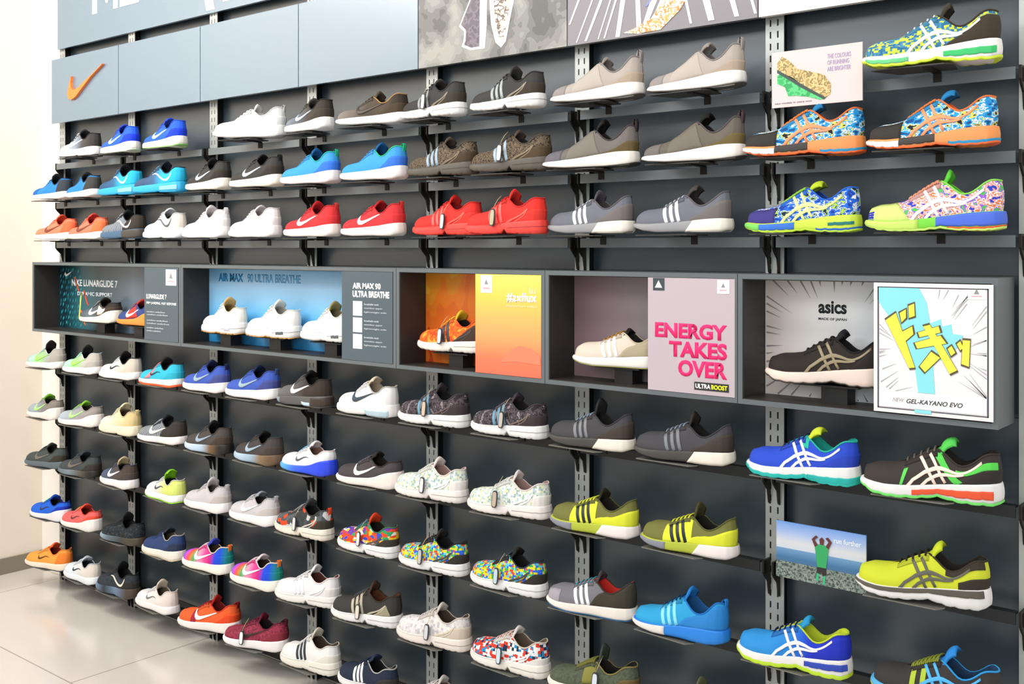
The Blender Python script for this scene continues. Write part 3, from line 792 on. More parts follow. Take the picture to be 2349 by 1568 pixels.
'E2': ('lunar', ('grad', (.12, -.12), ('#a09890', '#a8a0a0', '#a8b0b8', '#bcc8d2')), '#f5eee8', dict(base='#a8b4bc', lin='#2a2820', ton='#8ccf40', col='#a89c94', lace='#98e050', lg=(('nk', '#a8f080'),)),
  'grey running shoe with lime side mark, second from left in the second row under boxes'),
'E3': ('airmax', ('grad', (.12, -.12), ('#e0c890', '#e8dab0', '#ece4cc', '#efe9d8')), '#f3e8cc', dict(base='#e8dcb8', lin='#6a5240', ton='#e8dcb4', col='#d8c898', lace='#ece2c4', te=(.018, .6), tab='#dcc48a', nl=5),
  'cream coloured sneaker with tall tongue in the second row under boxes'),
'E4': ('free', ('stripes', 50, ('#2a3440', '#34404c', '#c8ccd0'), (1, .3, .5)), '#f5ece8', dict(base='#2c343c', lin='#0e0e10', ton='#101114', col='#2a2a2c', lace='#b0b4b8', hc='#38322c', hcs=((.40, .30), .98), lg=(('nk', '#f3ead8'),)),
  'black knitted running shoe with white net pattern and white side mark, second row under boxes'),
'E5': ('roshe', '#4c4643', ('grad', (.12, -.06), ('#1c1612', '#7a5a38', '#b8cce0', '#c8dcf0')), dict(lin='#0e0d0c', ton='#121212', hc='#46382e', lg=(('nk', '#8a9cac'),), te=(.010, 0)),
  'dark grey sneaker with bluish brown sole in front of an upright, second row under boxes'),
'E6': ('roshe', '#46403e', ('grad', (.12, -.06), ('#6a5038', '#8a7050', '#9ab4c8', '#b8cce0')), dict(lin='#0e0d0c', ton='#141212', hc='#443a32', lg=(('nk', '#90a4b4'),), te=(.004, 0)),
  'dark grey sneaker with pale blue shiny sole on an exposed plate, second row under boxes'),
'E7': ('lunar', '#f1eff0', ('grad', (.10, -.10), ('#2a48e8', '#2a50f0', '#3a6cf0', '#5ab4f0')), dict(lin='#8a6a5a', ton='#e8e4e4', col='#e8dcd8', lace='#8ac0e0', lg=(('nks', '#4a5054'),), te=(.012, .6)),
  'white running shoe with bright blue sole and small dark mark, second row under boxes'),
'E8': ('lunar', '#4a4246', '#f2e8e0', dict(lin='#17120e', ton='#2a2420', col='#332a26', lace='#6c6468', lg=(('nk', W),), te=(.008, .4)),
  'charcoal running shoe with white side mark and tall white heel sole, second row under boxes'),
'E9': ('flux', PALEG, '#f5ece6', dict(base='#eef0ea', lin='#a08078', ton='#efe2dc', col='#ecdcd6', lace='#e8ece6', hc='#f2ece6', hcs=(.12, .5), lg=(('cage', '#f6f4f0'),), tag=(.50, .045, '#d8d8d8'), te=(.008, 0)),
  'white sneaker with faint green pattern and narrow tag, left of pair, second row under boxes'),
'E10': ('flux', PALEG, '#f5ece6', dict(base='#eef0ea', lin='#a08078', ton='#efe2dc', col='#ecdcd6', lace='#e8ece6', hc='#f2ece6', hcs=(.12, .5), lg=(('cage', '#f6f4f0'),), tag=(.57, .048, '#b8a898'), te=(.008, 0)),
  'white sneaker with faint green pattern and wide tag, right of pair, second row under boxes'),
'E11': ('solar', '#78783c', '#b8c23a', dict(lin='#15130c', col='#5e5f2c', ton='#2c2a16', lace='#e8f040', hc='#e4e838', hcs=((.50, .26), .62), lg=(('ad3', '#16202c'),), te=(.010, 0), pp=(('side_overlay', 'u', (.40, .70, .02, .90), '#e8ee40'), heelb('#f6ebe6'), ('sole_insert', 's', (.66, 1, .1, .9), '#8a8c98'))),
  'yellow and olive running shoe with three black stripes, upper left of its pair'),
'E12': ('solar', '#78783c', '#b8c23a', dict(lin='#0e0c08', col='#5e5f2c', ton='#4a4624', lace='#e8f040', hc='#e4e838', hcs=((.50, .26), .62), lg=(('ad3', '#16202c'),), te=(.020, 0), pp=(('side_overlay', 'u', (.40, .70, .02, .90), '#e8ee40'), heelb('#f6ebe6'), ('sole_insert', 's', (.66, 1, .1, .9), '#8a8c98'))),
  'yellow and olive running shoe with three black stripes, lower right of its pair'),
'E14': ('gel', '#d3dc34', '#f1eeea', dict(lin='#1e1914', col='#3a3226', ton='#d0e030', lace='#2a2818', hc='#3a3228', hcs=(.20, .42), lg=(('as', '#5a584c'),), te=(.016, .5), pp=(('sole_insert', 's', (.04, .985, .62, .98), '#5a5348'), ('collar_panel', 'u', (.02, .30, .72, .98), '#3c352b'))),
  'lime yellow running shoe with grey crossed stripes right of the landscape card'),
# ---- third row under boxes
'F1': ('free', '#47504f', '#5f6e74', dict(lin='#14140e', ton='#3a4038', col='#2c302c', lace='#3c4444', hc='#3a342c', lg=(('nk', '#6a6458'),), te=(.002, 0)),
  'dark grey low running shoe, leftmost in the third row under boxes'),
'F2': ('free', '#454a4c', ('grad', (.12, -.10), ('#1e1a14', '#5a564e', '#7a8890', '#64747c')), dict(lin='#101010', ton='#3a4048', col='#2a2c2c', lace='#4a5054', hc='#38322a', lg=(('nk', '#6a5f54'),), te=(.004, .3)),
  'dark grey low running shoe, second from left in the third row under boxes'),
'F3': ('roshe', ('grad', (.1, -.1), ('#4a3f38', '#554a46', '#4a5468', '#55627c')), '#f6efec', dict(base='#4c4a50', lin='#2a2018', ton='#cdb890', lace='#5a6070', hc='#4c423c', lg=(('nk', W),), te=(.020, .4)),
  'slate sneaker with tan tongue loop and white side mark, third row under boxes'),
'F4': ('free', ('grad', (.12, -.10), ('#d6e070', '#dce480', '#dcdcdc', '#e4e8ec')), '#f4f1ee', dict(base='#e0e2e4', lin='#14161a', ton='#86d020', lace='#d0d4d8', hc='#dce67c', hcs=((.20, .18), .9), lg=(('nks', '#3c4650'),), out='#9be02a', te=(.040, .9)),
  'white running shoe with lime green tongue loop and heel, third row under boxes'),
'F5': ('roshe', '#cdc7c8', '#f4eeec', dict(lin='#6a605c', ton='#d4cccc', hc='#c4bbb6', te=(.014, 0), tab='#c8c0c0', lg=()),
  'pale grey sneaker, left of its pair, third row under boxes'),
'F6': ('roshe', '#cdc8ca', '#f3efed', dict(lin='#3a3432', ton='#9aa0a8', hc='#c8c0bc', te=(.008, .6), tab='#b8b4b8', lg=(('nk', '#dadcde'),)),
  'pale grey sneaker, right of its pair, third row under boxes'),
'F7': ('flux', ('splash', 48, ('#4a4f52', '#3a3e40', '#e8481e', '#5a6064', '#3c3f3e', '#c8c8c6')), '#f4ead8', dict(base='#4a4c4c', lin='#0c0a0a', lace='#9a9e9e', hc='#3a342c', hcs=((.24, .10), .5), tab='#e8481e', lg=(('cage', '#c0b8ac'),), tag=(.50, .045, '#cfcfcf'), te=(.008, 0)),
  'grey and orange camouflage sneaker with cream sole, third row under boxes'),
'F8': ('flux', MULTI, W, dict(base='#2f7a60', lin='#1a0c08', ton='#e04418', col='#3a7a50', lace='#3a6a8a', hc='#3a3630', hcs=((.30, .08), .42), lg=(('cage', '#4a4a44'),), tag=(.50, .050, '#e0dedc'), te=(.012, 0)),
  'multicoloured leaf patterned sneaker with hanging tag, third row under boxes'),
'F9': ('flux', LEGO, W, dict(base='#2a2a2a', lin='#0a0808', lace='#2b2b2b', col='#1c1c1c', hc='#33302a', hcs=((.26, .06), .5), lg=(('cage', '#3a3834'),), tag=(.56, .045, '#b8b8b8'), te=(.010, 0)),
  'yellow blue and red checkered sneaker, left of its pair, third row under boxes'),
'F10': ('flux', LEGO, W, dict(base='#2a2a2a', lin='#0a0808', ton='#1c1814', lace='#3b4a5a', col='#2b3a4a', hc='#33302a', hcs=((.26, .06), .5), lg=(('cage', '#3a3834'),), tag=(.54, .045, '#b8ccd8'), te=(.010, .3)),
  'yellow blue and red checkered sneaker, right of its pair, third row under boxes'),
'F11': ('solar', '#7c7a80', '#f3eadf', dict(lin='#c8281e', ton='#4a4446', col='#3a342a', lace='#4aa0b0', hc='#3e382c', hcs=((.46, .30), .95), tc='#aaa4ac', tcs=(.74, .6) if 0 else (.80, .8), out='#1f6ca8', outh=.003, lg=(('ad3', '#f2f2f2'),), te=(.008, 0)),
  'grey running shoe with three white stripes and red inside, third row under boxes'),
'F12': ('boost', '#2fa6dc', '#1f86e4', dict(lin='#14588e', ton='#1f7fd0', col='#1f74cc', lace='#123a5a', tab='#2a88d8', hc='#2b86d0', hcs=((.46, .26), .9), lg=(('ad3', '#7cd0f0'),), te=(.014, .2), pp=(('sole_insert', 's', (.58, 1, .05, .9), '#f0e8e0'),)),
  'all sky blue running shoe with white sole tip in the third row under boxes'),
'F13': ('gel', ('grad', (.1, -.05), ('#2438c8', '#2440d0', '#2a86d8', '#2f94dc')), '#f3efea', dict(base='#2a80d8', lin='#c8d830', col='#c8dc3c', ton='#2a9ad0', lace='#141c5a', hc='#2434c0', hcs=((.36, .20), .9), lg=(('as', '#f0e6e6'),), out='#c8ea30', outh=.010, te=(.010, .5), pp=(('sole_insert', 's', (.02, .36, .45, .8), '#2a48b8'),)),
  'blue running shoe with lime green sole and crossed white stripes near the bottom right'),
'F14': ('gel', '#3a3634', '#58b8e8', dict(lin='#1a3a5a', col='#2f9ce0', ton='#2a8cdc', lace='#8a9430', hc='#332f2c', hcs=(.3, .5), lg=(('as', '#4aa8e0'),), nl=7, out='#c8d83a', te=(.026, .7), pp=(('side_overlay', 'u', (.62, .66, .05, .85), '#b8d040'), ('side_overlay', 'u', (.54, .58, .35, .9), '#b8d040'))),
  'black running shoe with bright blue lining and lime laces, cut at bottom right'),
# ---- fourth row under boxes
'G1': ('lunar', '#1f66dc', '#f0ecec', dict(lin='#0c0c14', ton='#1a50c0', col='#16309a', lace='#8ae0a0', hc='#1838b8', lg=(('nks', '#2c2c48'),), out='#3a4450', te=(.002, 0)),
  'blue running shoe with green laces and white sole, leftmost in the fourth row under boxes'),
'G2': ('lunar', '#f46a66', '#f4efe8', dict(lin='#7a1a12', ton='#f0523a', col='#f0503a', lace='#fa9a58', hc='#f4563c', lg=(('nks', '#5a2a24'),), te=(.004, .3)),
  'coral pink running shoe with dark mark and white sole, fourth row under boxes'),
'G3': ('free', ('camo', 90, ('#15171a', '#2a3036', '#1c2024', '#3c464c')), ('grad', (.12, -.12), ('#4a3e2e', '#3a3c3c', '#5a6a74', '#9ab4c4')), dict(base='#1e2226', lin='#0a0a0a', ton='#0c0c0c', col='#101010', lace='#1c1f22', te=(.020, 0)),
  'black mottled running shoe with tall tongue, fourth row under boxes'),
'G4': ('roshe', '#2c4270', '#f0e8da', dict(lin='#5a5044', ton='#242a38', col='#b0a8a0', lace='#2a3c60', hc='#28344e', lg=(), te=(.010, .5), out='#d8c8a8'),
  'navy blue suede sneaker with cream sole, fourth row under boxes'),
'G5': ('roshe', RAIN, '#f8f3e6', dict(base='#e84a90', lin='#4a3a2a', ton='#3a48c0', col='#f2e2c8', lace='#f0d0dc', hc=RAIN, tab='#f07a28', lg=(('nk', W),), te=(.014, .5)),
  'rainbow coloured sneaker with white side mark, left one of the rainbow pair'),
'G6': ('roshe', RAIN, '#f8f3e6', dict(base='#e84a90', lin='#3a2a1a', ton='#f0d8e0', col='#f2e2d8', lace='#f0d0dc', hc=RAIN, tab='#f07a28', lg=(('nk', W),), te=(.006, .3)),
  'rainbow coloured sneaker with white side mark, right one of the rainbow pair'),
'G7': ('flux', '#efecec', '#f1ece6', dict(lin='#5a2a24', ton='#eceae8', col='#f0e0dc', lace='#efefef', hc='#ece6e0', hcs=(.12, .5), lg=(('ad3', '#e2e2e4'), ('cage', '#e0dcd8')), te=(.018, .4)),
  'white sneaker with tonal white stripes and red inside, fourth row under boxes'),
'G8': ('flux', '#3a3734', W, dict(lin='#5a3018', ton='#4a3424', col='#3a3028', lace='#4c5458', lg=(('ad3', '#b0a894'), ('cage', '#b0a88e')), pp=(('heel_cage', 'u', ((.06, .12), (.28, .18), .05, .6), '#a8a084'),), tag=(.51, .040, '#d8d0c4'), te=(.014, 0)),
  'dark olive sneaker with beige stripes, orange inside and hanging tag'),
'G9': ('flux', ('cells', 120, ('#e8e2de', '#dcd6d4', '#efeae6', '#c8c4c8', '#e8e2de')), '#f1e6dc', dict(base='#e4dcd6', lin='#4a3c2e', ton='#e0d4c8', col='#d8ccc0', lace='#e0dad6', hc='#d8cab8', hcs=((.28, .1), .6), lg=(('cage', '#cfc0a8'),), tag=(.48, .045, '#c8ccd0'), te=(.008, 0)),
  'off-white woven sneaker with narrow tag, fourth row under boxes'),
'G10': ('flux', RWB, '#f4ede4', dict(base='#efeae6', lin='#6a5a48', ton='#e8e0d8', col='#d8ccbc', lace='#e8c8c0', hc='#f2eee8', hcs=((.30, .06), .35), lg=(('cage', '#f2eeea'),), tag=(.52, .045, '#c4d4dc'), te=(.006, 0)),
  'white sneaker with red and navy woven checks and narrow tag'),
'G11': ('roshe', ('camo', 90, ('#4c5444', '#5a624e', '#525a48')), '#efeadd', dict(base='#5c6048', lin='#12100c', ton='#3c4a3c', col='#8a7c48', lace='#7a7a34', hc='#6c5c34', nl=7, te=(.032, 0), pp=(('side_overlay', 'u', (.42, .56, .2, .9), '#8c8840'),), tag=(.40, .055, '#cdd8e0')),
  'olive green sneaker with thick khaki laces, cut by the bottom edge of the frame'),
'G12': ('solar', '#4a4a34', '#d8d4c8', dict(lin='#14120c', ton='#5c6040', lace='#8a8a50', te=(.026, 0)),
  'dark olive shoe of which only the tongue tip shows at the bottom edge'),
# ---- lowest row
'H1': ('free', '#fca848', '#f3e6d0', dict(lin='#8a2a12', ton='#f8602c', col='#fa8a38', lace='#fcb25a', hc='#fb8830', hcs=((.22, .14), .8), lg=(('nks', '#5a3010'),), te=(.012, .5), out='#3a4050', outh=.003),
  'orange running shoe with dark mark, leftmost shoe of the lowest row'),
'H2': ('free', ('grad', (.12, -.1), ('#e4dacc', '#e8e4dc', '#e6edf4', '#e8f0f8')), '#eef2f5', dict(base='#e6ecf2', lin='#2a2e34', ton='#c8ccd2', col='#b8c0c8', lace='#dfe6ee', lg=(('nks', '#22303a'),), te=(.002, 0)),
  'white and pale blue running shoe with thin black mark, lowest row'),
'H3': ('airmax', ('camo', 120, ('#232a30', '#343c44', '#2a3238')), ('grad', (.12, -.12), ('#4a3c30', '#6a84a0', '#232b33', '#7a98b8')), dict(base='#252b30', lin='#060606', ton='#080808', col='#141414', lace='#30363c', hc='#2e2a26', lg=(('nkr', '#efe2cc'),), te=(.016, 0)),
  'black running shoe with cream heel mark and tall tongue, lowest row'),
'H4': ('free', ('grad', (.12, -.1), ('#ecdcd4', '#efe8e4', '#f0eeee')), '#f3efec', dict(base='#efecea', lin='#6a5c4a', ton='#d8cbb6', col='#e2dad2', lace='#e8e4e0', lg=(('nks', '#6a6c70'),), te=(.022, .2)),
  'white running shoe with beige tongue lining and small grey mark, lowest row'),
'H5': ('roshe', '#f0622c', '#f6eee6', dict(lin='#7a140c', ton='#b8201a', col='#d83a20', lace='#a8242a', hc='#ee4e1e', tab='#8a1820', lg=(('nk', W),), te=(.016, .2), pp=(('side_overlay', 'u', (.62, .70, .02, .9), '#a82438'),)),
  'orange sneaker with dark red band and white side mark, lowest row'),
'H6': ('roshe', ('camo', 85, ('#8a2a40', '#a83a54', '#7a2238', '#96304a')), '#f6f0ec', dict(base='#8c2a42', lin='#16080c', ton='#701830', col='#6a1c2e', lace='#7a2038', hc='#8c2c3c', tab='#6a1c2e', lg=(('nk', '#3a2420'),), tag=(.60, .040, '#e4e8e4'), te=(.010, 0)),
  'burgundy sneaker with dark side mark and hanging tag, lowest row'),
'H7': ('retro', '#efede9', '#efe9dc', dict(lin='#4a3c2c', ton='#d8d0bc', col='#dcd6ca', lace='#efefec', lg=(('ad3', '#26303a'),), hc='#ece6da', te=(.018, .2)),
  'white sneaker with three short black stripes and high tongue, lowest row'),
'H8': ('flux', '#1f2c40', W, dict(lin='#0e0c0c', ton='#22304a', col='#b8b4b0', lace='#22304a', hc='#35302e', lg=(('ad3', W),), te=(.008, .4)),
  'navy sneaker with three white stripes and pale collar edge, bottom row'),
'H9': ('flux', '#e6dfda', '#efe6dc', dict(lin='#6a4c44', ton='#dcd2cc', col='#d8c4bc', lace='#e4deda', te=(.008, 0)),
  'off-white sneaker of which only the top shows at the bottom edge'),
# ---- shoes in the display boxes
'X1': ('lunar', ('grad', (.1, -.1), ('#3a3028', '#55504c', '#6a7880', '#55606a')), '#f4eedd', dict(base='#3a3838', lin='#1a1410', ton='#1c1612', lace='#a0a8a8', lg=(('nk', W),), pp=(('heel_wrap', 'u', ((.04, .04), (.40, .12), .10, .82) if 0 else (.20, .40, .15, .8), '#f2ead8'),), hc='#4a3e34', out='#2a2622', outh=.003),
  'grey running shoe with white sole and white heel wrap in the leftmost display box'),
'X2': ('lunar', '#3a4c88', '#f59a40', dict(lin='#101018', ton='#c83a38', lace='#c03c40', lg=(('nk', W),), pp=(('side_overlay', 'u', ((.30, .42), (.62, .60), .1, .9), '#d8403a'),)),
  'blue and red running shoe with orange sole in the leftmost display box'),
'X3': ('retro', '#f2eee6', '#f3efe8', dict(lin='#8a7440', ton='#d8b070', col='#e8dcc8', lace='#f2eee8', te=(.012, 0), out='#e0a040', outh=.003, pp=(('air_unit', 's', (.16, .30, .35, .6), '#c8ccd8'),)),
  'white high sneaker with tan tongue lining, left one of the three in the blue box'),
'X4': ('retro', '#f3efea', '#f3efea', dict(lin='#a8a498', ton='#eceae0', col='#e8e4dc', lace='#f2eee8', out='#e0a040', outh=.003, pp=(('air_unit', 's', (.16, .30, .35, .6), '#5a6468'),)),
  'white high sneaker, middle one of the three in the blue box'),
'X5': ('retro', '#f3efea', '#f3efea', dict(lin='#8a8060', ton='#a89860', col='#e8e4dc', lace='#f2eee8', te=(.012, 0), pp=(('air_unit', 's', (.16, .30, .35, .6), '#5a6468'),)),
  'white high sneaker half behind the text panel of the blue box'),
'X6': ('flux', ('camo', 45, ('#e84a18', '#f47a20', '#f05a1c', '#f8a838')), '#f4ece2', dict(base='#f0702a', lin='#0a0806', ton='#f0c830', col='#f05a20', lace='#f2c838', hc='#4a352c', hcs=((.40, .20), .80), lg=(('ad3', '#3c3c44'), ('cage', '#3c3430')), tag=(.56, .050, '#ccdbe4'), te=(.008, 0)),
  'orange and yellow sneaker with black stripes and a tag in the orange display box'),
'X7': ('solar', '#e2d4c2', '#f6f2ea', dict(lin='#12100c', ton='#2a241c', col='#d8c8a8', lace='#c88418', hc='#b5a98c', hcs=((.46, .26), .92), lg=(('ad3', '#f6f4f4'),), out='#a8a45a', outh=.003, te=(-.006, 0)),
  'beige running shoe with orange eyelets and white stripes in the pink text box'),
'X8': ('gel', '#2c2520', '#f2ddd0', dict(lin='#0e0c0c', ton='#17181c', col='#1c1a1a', lace='#2a2826', hc='#2a2420', hcs=((.3, .14), .8), lg=(('as', '#8c8064'),), out='#3a3028', outh=.003, te=(.006, .4)),
  'black leather sneaker with bronze crossed stripes in the manga display box'),
}

ROWZ = {'A': 1.95, 'B': 1.769, 'C': 1.587, 'D': 1.004, 'E': 0.774, 'F': 0.554, 'G': 0.325, 'H': 0.101, 'X': 1.228}
PLACE = {   # x, y, yaw in degrees, size
'A1': (0.394, -0.125, 2, 0.96), 'A2': (0.722, -0.125, -6, 0.96), 'A3': (1.054, -0.125, -4, 0.96), 'A5': (1.605, -0.125, 24, 1.02), 'A6': (1.945, -0.125, -10, 0.94), 
'A7': (2.261, -0.125, 10, 0.98), 'A8': (2.541, -0.125, -6, 0.96), 'A9': (2.840, -0.125, -3, 0.96), 'A10': (3.158, -0.125, 4, 1.00), 'A11': (3.466, -0.125, 0, 0.96), 
'A14': (4.053, -0.125, 6, 1.02), 'B1': (0.145, -0.125, 2, 0.96), 'B2': (0.422, -0.125, -7, 0.96), 'B3': (0.723, -0.125, 0, 0.98), 'B4': (1.017, -0.125, 8, 0.98), 
'B5': (1.351, -0.125, -6, 0.96), 'B6': (1.649, -0.125, -1, 0.98), 'B7': (1.950, -0.125, 0, 0.98), 'B8': (2.269, -0.125, 2, 0.98), 'B9': (2.578, -0.125, 0, 0.96), 
'B10': (2.851, -0.125, 4, 0.98), 'B11': (3.137, -0.125, 10, 1.00), 'B12': (3.458, -0.125, 6, 0.98), 'B13': (3.757, -0.125, 12, 1.00), 'B14': (4.056, -0.125, 2, 0.98), 
'C1': (0.179, -0.125, 6, 0.96), 'C2': (0.460, -0.125, 0, 0.96), 'C3': (0.745, -0.125, 2, 0.96), 'C4': (1.056, -0.125, -4, 0.96), 'C5': (1.338, -0.125, -4, 0.98), 
'C6': (1.639, -0.125, -3, 0.98), 'C7': (1.959, -0.125, -4, 0.98), 'C8': (2.266, -0.125, 0, 0.96), 'C9': (2.576, -0.100, -1, 0.96), 'C10': (2.867, -0.165, 2, 0.98), 
'C11': (3.137, -0.125, 0, 0.96), 'C12': (3.427, -0.125, 0, 0.98), 'C13': (3.755, -0.125, 4, 0.98), 'C14': (4.061, -0.125, 6, 1.02), 'D1': (0.088, -0.125, 2, 0.96), 
'D2': (0.415, -0.125, -1, 0.96), 'D3': (0.725, -0.125, -1, 0.96), 'D4': (1.032, -0.125, -3, 0.98), 'D5': (1.340, -0.125, -3, 0.96), 'D6': (1.627, -0.125, 0, 0.98), 
'D7': (1.922, -0.125, -4, 0.96), 'D8': (2.242, -0.125, -4, 0.98), 'D9': (2.541, -0.125, 0, 0.98), 'D10': (2.846, -0.125, -1, 0.96), 'D11': (3.140, -0.125, -1, 0.96), 
'D12': (3.430, -0.125, 2, 0.98), 'D13': (3.755, -0.125, 0, 0.98), 'D14': (4.053, -0.125, 8, 1.04), 'E1': (0.082, -0.125, -3, 0.98), 'E2': (0.398, -0.125, 6, 0.96), 
'E3': (0.722, -0.125, -3, 0.98), 'E4': (1.036, -0.125, 2, 0.98), 'E5': (1.353, -0.125, -3, 0.96), 'E6': (1.663, -0.125, -6, 0.96), 'E7': (1.941, -0.125, -3, 0.96), 
'E8': (2.250, -0.125, 2, 0.98), 'E9': (2.530, -0.125, 2, 0.98), 'E10': (2.845, -0.125, 6, 0.98), 'E11': (3.150, -0.125, 0, 0.98), 'E12': (3.446, -0.125, 0, 0.96), 
'E14': (4.035, -0.125, 6, 1.00), 'F1': (0.092, -0.125, 6, 0.98), 'F2': (0.390, -0.125, 2, 0.98), 'F3': (0.714, -0.125, -7, 0.96), 'F4': (1.061, -0.125, -8, 0.96), 
'F5': (1.347, -0.125, -4, 0.96), 'F6': (1.638, -0.125, -4, 0.96), 'F7': (1.917, -0.125, -1, 0.98), 'F8': (2.244, -0.125, -3, 0.96), 'F9': (2.541, -0.125, 0, 0.96), 
'F10': (2.844, -0.125, -1, 0.96), 'F11': (3.140, -0.125, 6, 0.96), 'F12': (3.422, -0.125, -3, 0.98), 'F13': (3.732, -0.125, 4, 0.98), 'F14': (4.064, -0.125, 0, 0.98), 
'G1': (0.127, -0.125, 2, 0.98), 'G2': (0.402, -0.125, 0, 0.96), 'G3': (0.742, -0.125, 0, 0.98), 'G4': (1.048, -0.125, -4, 0.96), 'G5': (1.347, -0.125, 0, 0.98), 
'G6': (1.649, -0.125, -3, 0.98), 'G7': (1.937, -0.125, 8, 0.98), 'G8': (2.235, -0.125, 8, 0.98), 'G9': (2.541, -0.125, 4, 0.98), 'G10': (2.849, -0.125, 0, 0.98), 
'G11': (3.147, -0.125, 6, 0.98), 'G12': (3.451, -0.125, -6, 0.96), 'H1': (0.112, -0.125, 10, 1.00), 'H2': (0.415, -0.125, -4, 0.96), 'H3': (0.703, -0.125, -1, 0.98), 
'H4': (1.000, -0.125, -4, 0.96), 'H5': (1.354, -0.125, 14, 1.00), 'H6': (1.643, -0.125, 14, 0.98), 'H7': (1.951, -0.125, 2, 0.96), 'H8': (2.243, -0.125, -4, 0.96), 
'H9': (2.545, -0.125, 4, 0.98), 'X1': (0.493, -0.085, 0, 0.98), 'X2': (0.791, -0.085, -3, 0.96), 'X3': (1.398, -0.085, -6, 0.96), 'X4': (1.696, -0.085, 0, 0.98), 
'X5': (2.001, -0.085, -3, 0.96), 'X6': (2.588, -0.085, 0, 0.98), 'X7': (3.205, -0.085, 6, 0.98), 'X8': (3.800, -0.085, 6, 1.05), }
# ---------------------------------------------------------------- the room
SLATE = mat('#596266', 0.4, 0.0, 0.6, 0, 0.5)
SLATE_D = mat('#1b1e1f', 0.45, 0.0, 0.4)
PANEL = mat('#2f3b42', 0.36, 0.0, 0.6, 0, 0.35)
HEADER = mat('#587487', 0.3, 0.0, 0.8, 0, 1.0)
STEEL = mat('#a9aca8', 0.42, 0.35, 0.5)
SIDE_SHADE = mat('#0c0b0a', 0.6, 0.0, 0.3)
BRKT = mat('#17140f', 0.5, 0.2, 0.4)

def struct(name, mb, m):
    o = mb.build(name, m); o['kind'] = 'structure'; return o

def floor_mat():
    m = bpy.data.materials.new('floor_tiles'); m.use_nodes = True
    nt = m.node_tree; N = nt.nodes; Lk = nt.links; b = N['Principled BSDF']
    tc = N.new('ShaderNodeTexCoord')
    br = N.new('ShaderNodeTexBrick'); br.offset = 0.5
    br.inputs['Color1'].default_value = (*lin('#d8d1c8'), 1); br.inputs['Color2'].default_value = (*lin('#d5cec6'), 1)
    br.inputs['Mortar'].default_value = (*lin('#a39a8e'), 1)
    br.inputs['Scale'].default_value = 1.0; br.inputs['Mortar Size'].default_value = 0.003
    br.inputs['Brick Width'].default_value = 1.2; br.inputs['Row Height'].default_value = 0.6
    Lk.new(tc.outputs['Object'], br.inputs['Vector'])
    nz = N.new('ShaderNodeTexNoise'); nz.inputs['Scale'].default_value = 3.0; nz.inputs['Detail'].default_value = 5
    Lk.new(tc.outputs['Object'], nz.inputs['Vector'])
    mx = N.new('ShaderNodeMix'); mx.data_type = 'RGBA'; mx.blend_type = 'MULTIPLY'
    mx.inputs[0].default_value = 0.35
    rp = N.new('ShaderNodeValToRGB'); rp.color_ramp.elements[0].color = (.75, .75, .75, 1); rp.color_ramp.elements[1].color = (1, 1, 1, 1)
    Lk.new(nz.outputs['Fac'], rp.inputs[0])
    Lk.new(br.outputs['Color'], mx.inputs[6]); Lk.new(rp.outputs[0], mx.inputs[7])
    Lk.new(mx.outputs[2], b.inputs['Base Color'])
    b.inputs['Roughness'].default_value = 0.17; b.inputs['IOR'].default_value = 2.2
    return m
mb = MB(); mb.box(-.39, 7.5, -7, .10, -.1, 0); struct('floor', mb, floor_mat())
mb = MB(); mb.box(-.39, -.27, -7, .10, 0, 3.6); struct('wall_left', mb, mat('#e8dccd', .85))
mb = MB(); mb.box(-.39, 7.5, .03, .10, 0, 3.6); struct('wall_back', mb, mat('#efe9e0', .85))
mb = MB(); mb.box(-.27, -.258, -7, .03, 0, .075); struct('baseboard_left', mb, mat('#837b6c', .6))

# ---------------------------------------------------------------- wall fixture: back panels and uprights
UX = [.035 + .6 * k for k in range(8)]
ORD = ['first', 'second', 'third', 'fourth', 'fifth', 'sixth', 'seventh', 'eighth']
PO = ['leftmost', 'second from the left', 'third from the left', 'fourth from the left', 'middle right, fifth from the left', 'sixth from the left', 'seventh from the left, beside the manga poster', 'rightmost, at the right edge of the frame']
for k in range(7):
    for nm, z0, z1 in (('upper', 1.49, 2.60), ('lower', .09, 1.175), ('middle', 1.178, 1.487)):
        if nm == 'middle': continue
        mb = MB(); x0, x1 = UX[k] + .018, UX[k + 1] - .018
        mb.box(x0, x1, .006, .018, z0, z1)
        if nm == 'upper': mb.box(x0, x1, .006, .018, 1.178, 1.4885)
        o = mb.build('back_panel', PANEL)
        tag(o, 'dark slate wall board %s the display boxes, %s bay from the left' % ('above' if nm == 'upper' else 'below', ORD[k]), 'wall panel', 'slate wall boards behind the shoes')
mb = MB(); mb.box(UX[0] + .018, UX[7] + .3, .0112, .029, 0, .085)
tag(mb.build('plinth_board', SLATE_D), 'dark plinth board on the floor under the lowest row of shoes', 'plinth')

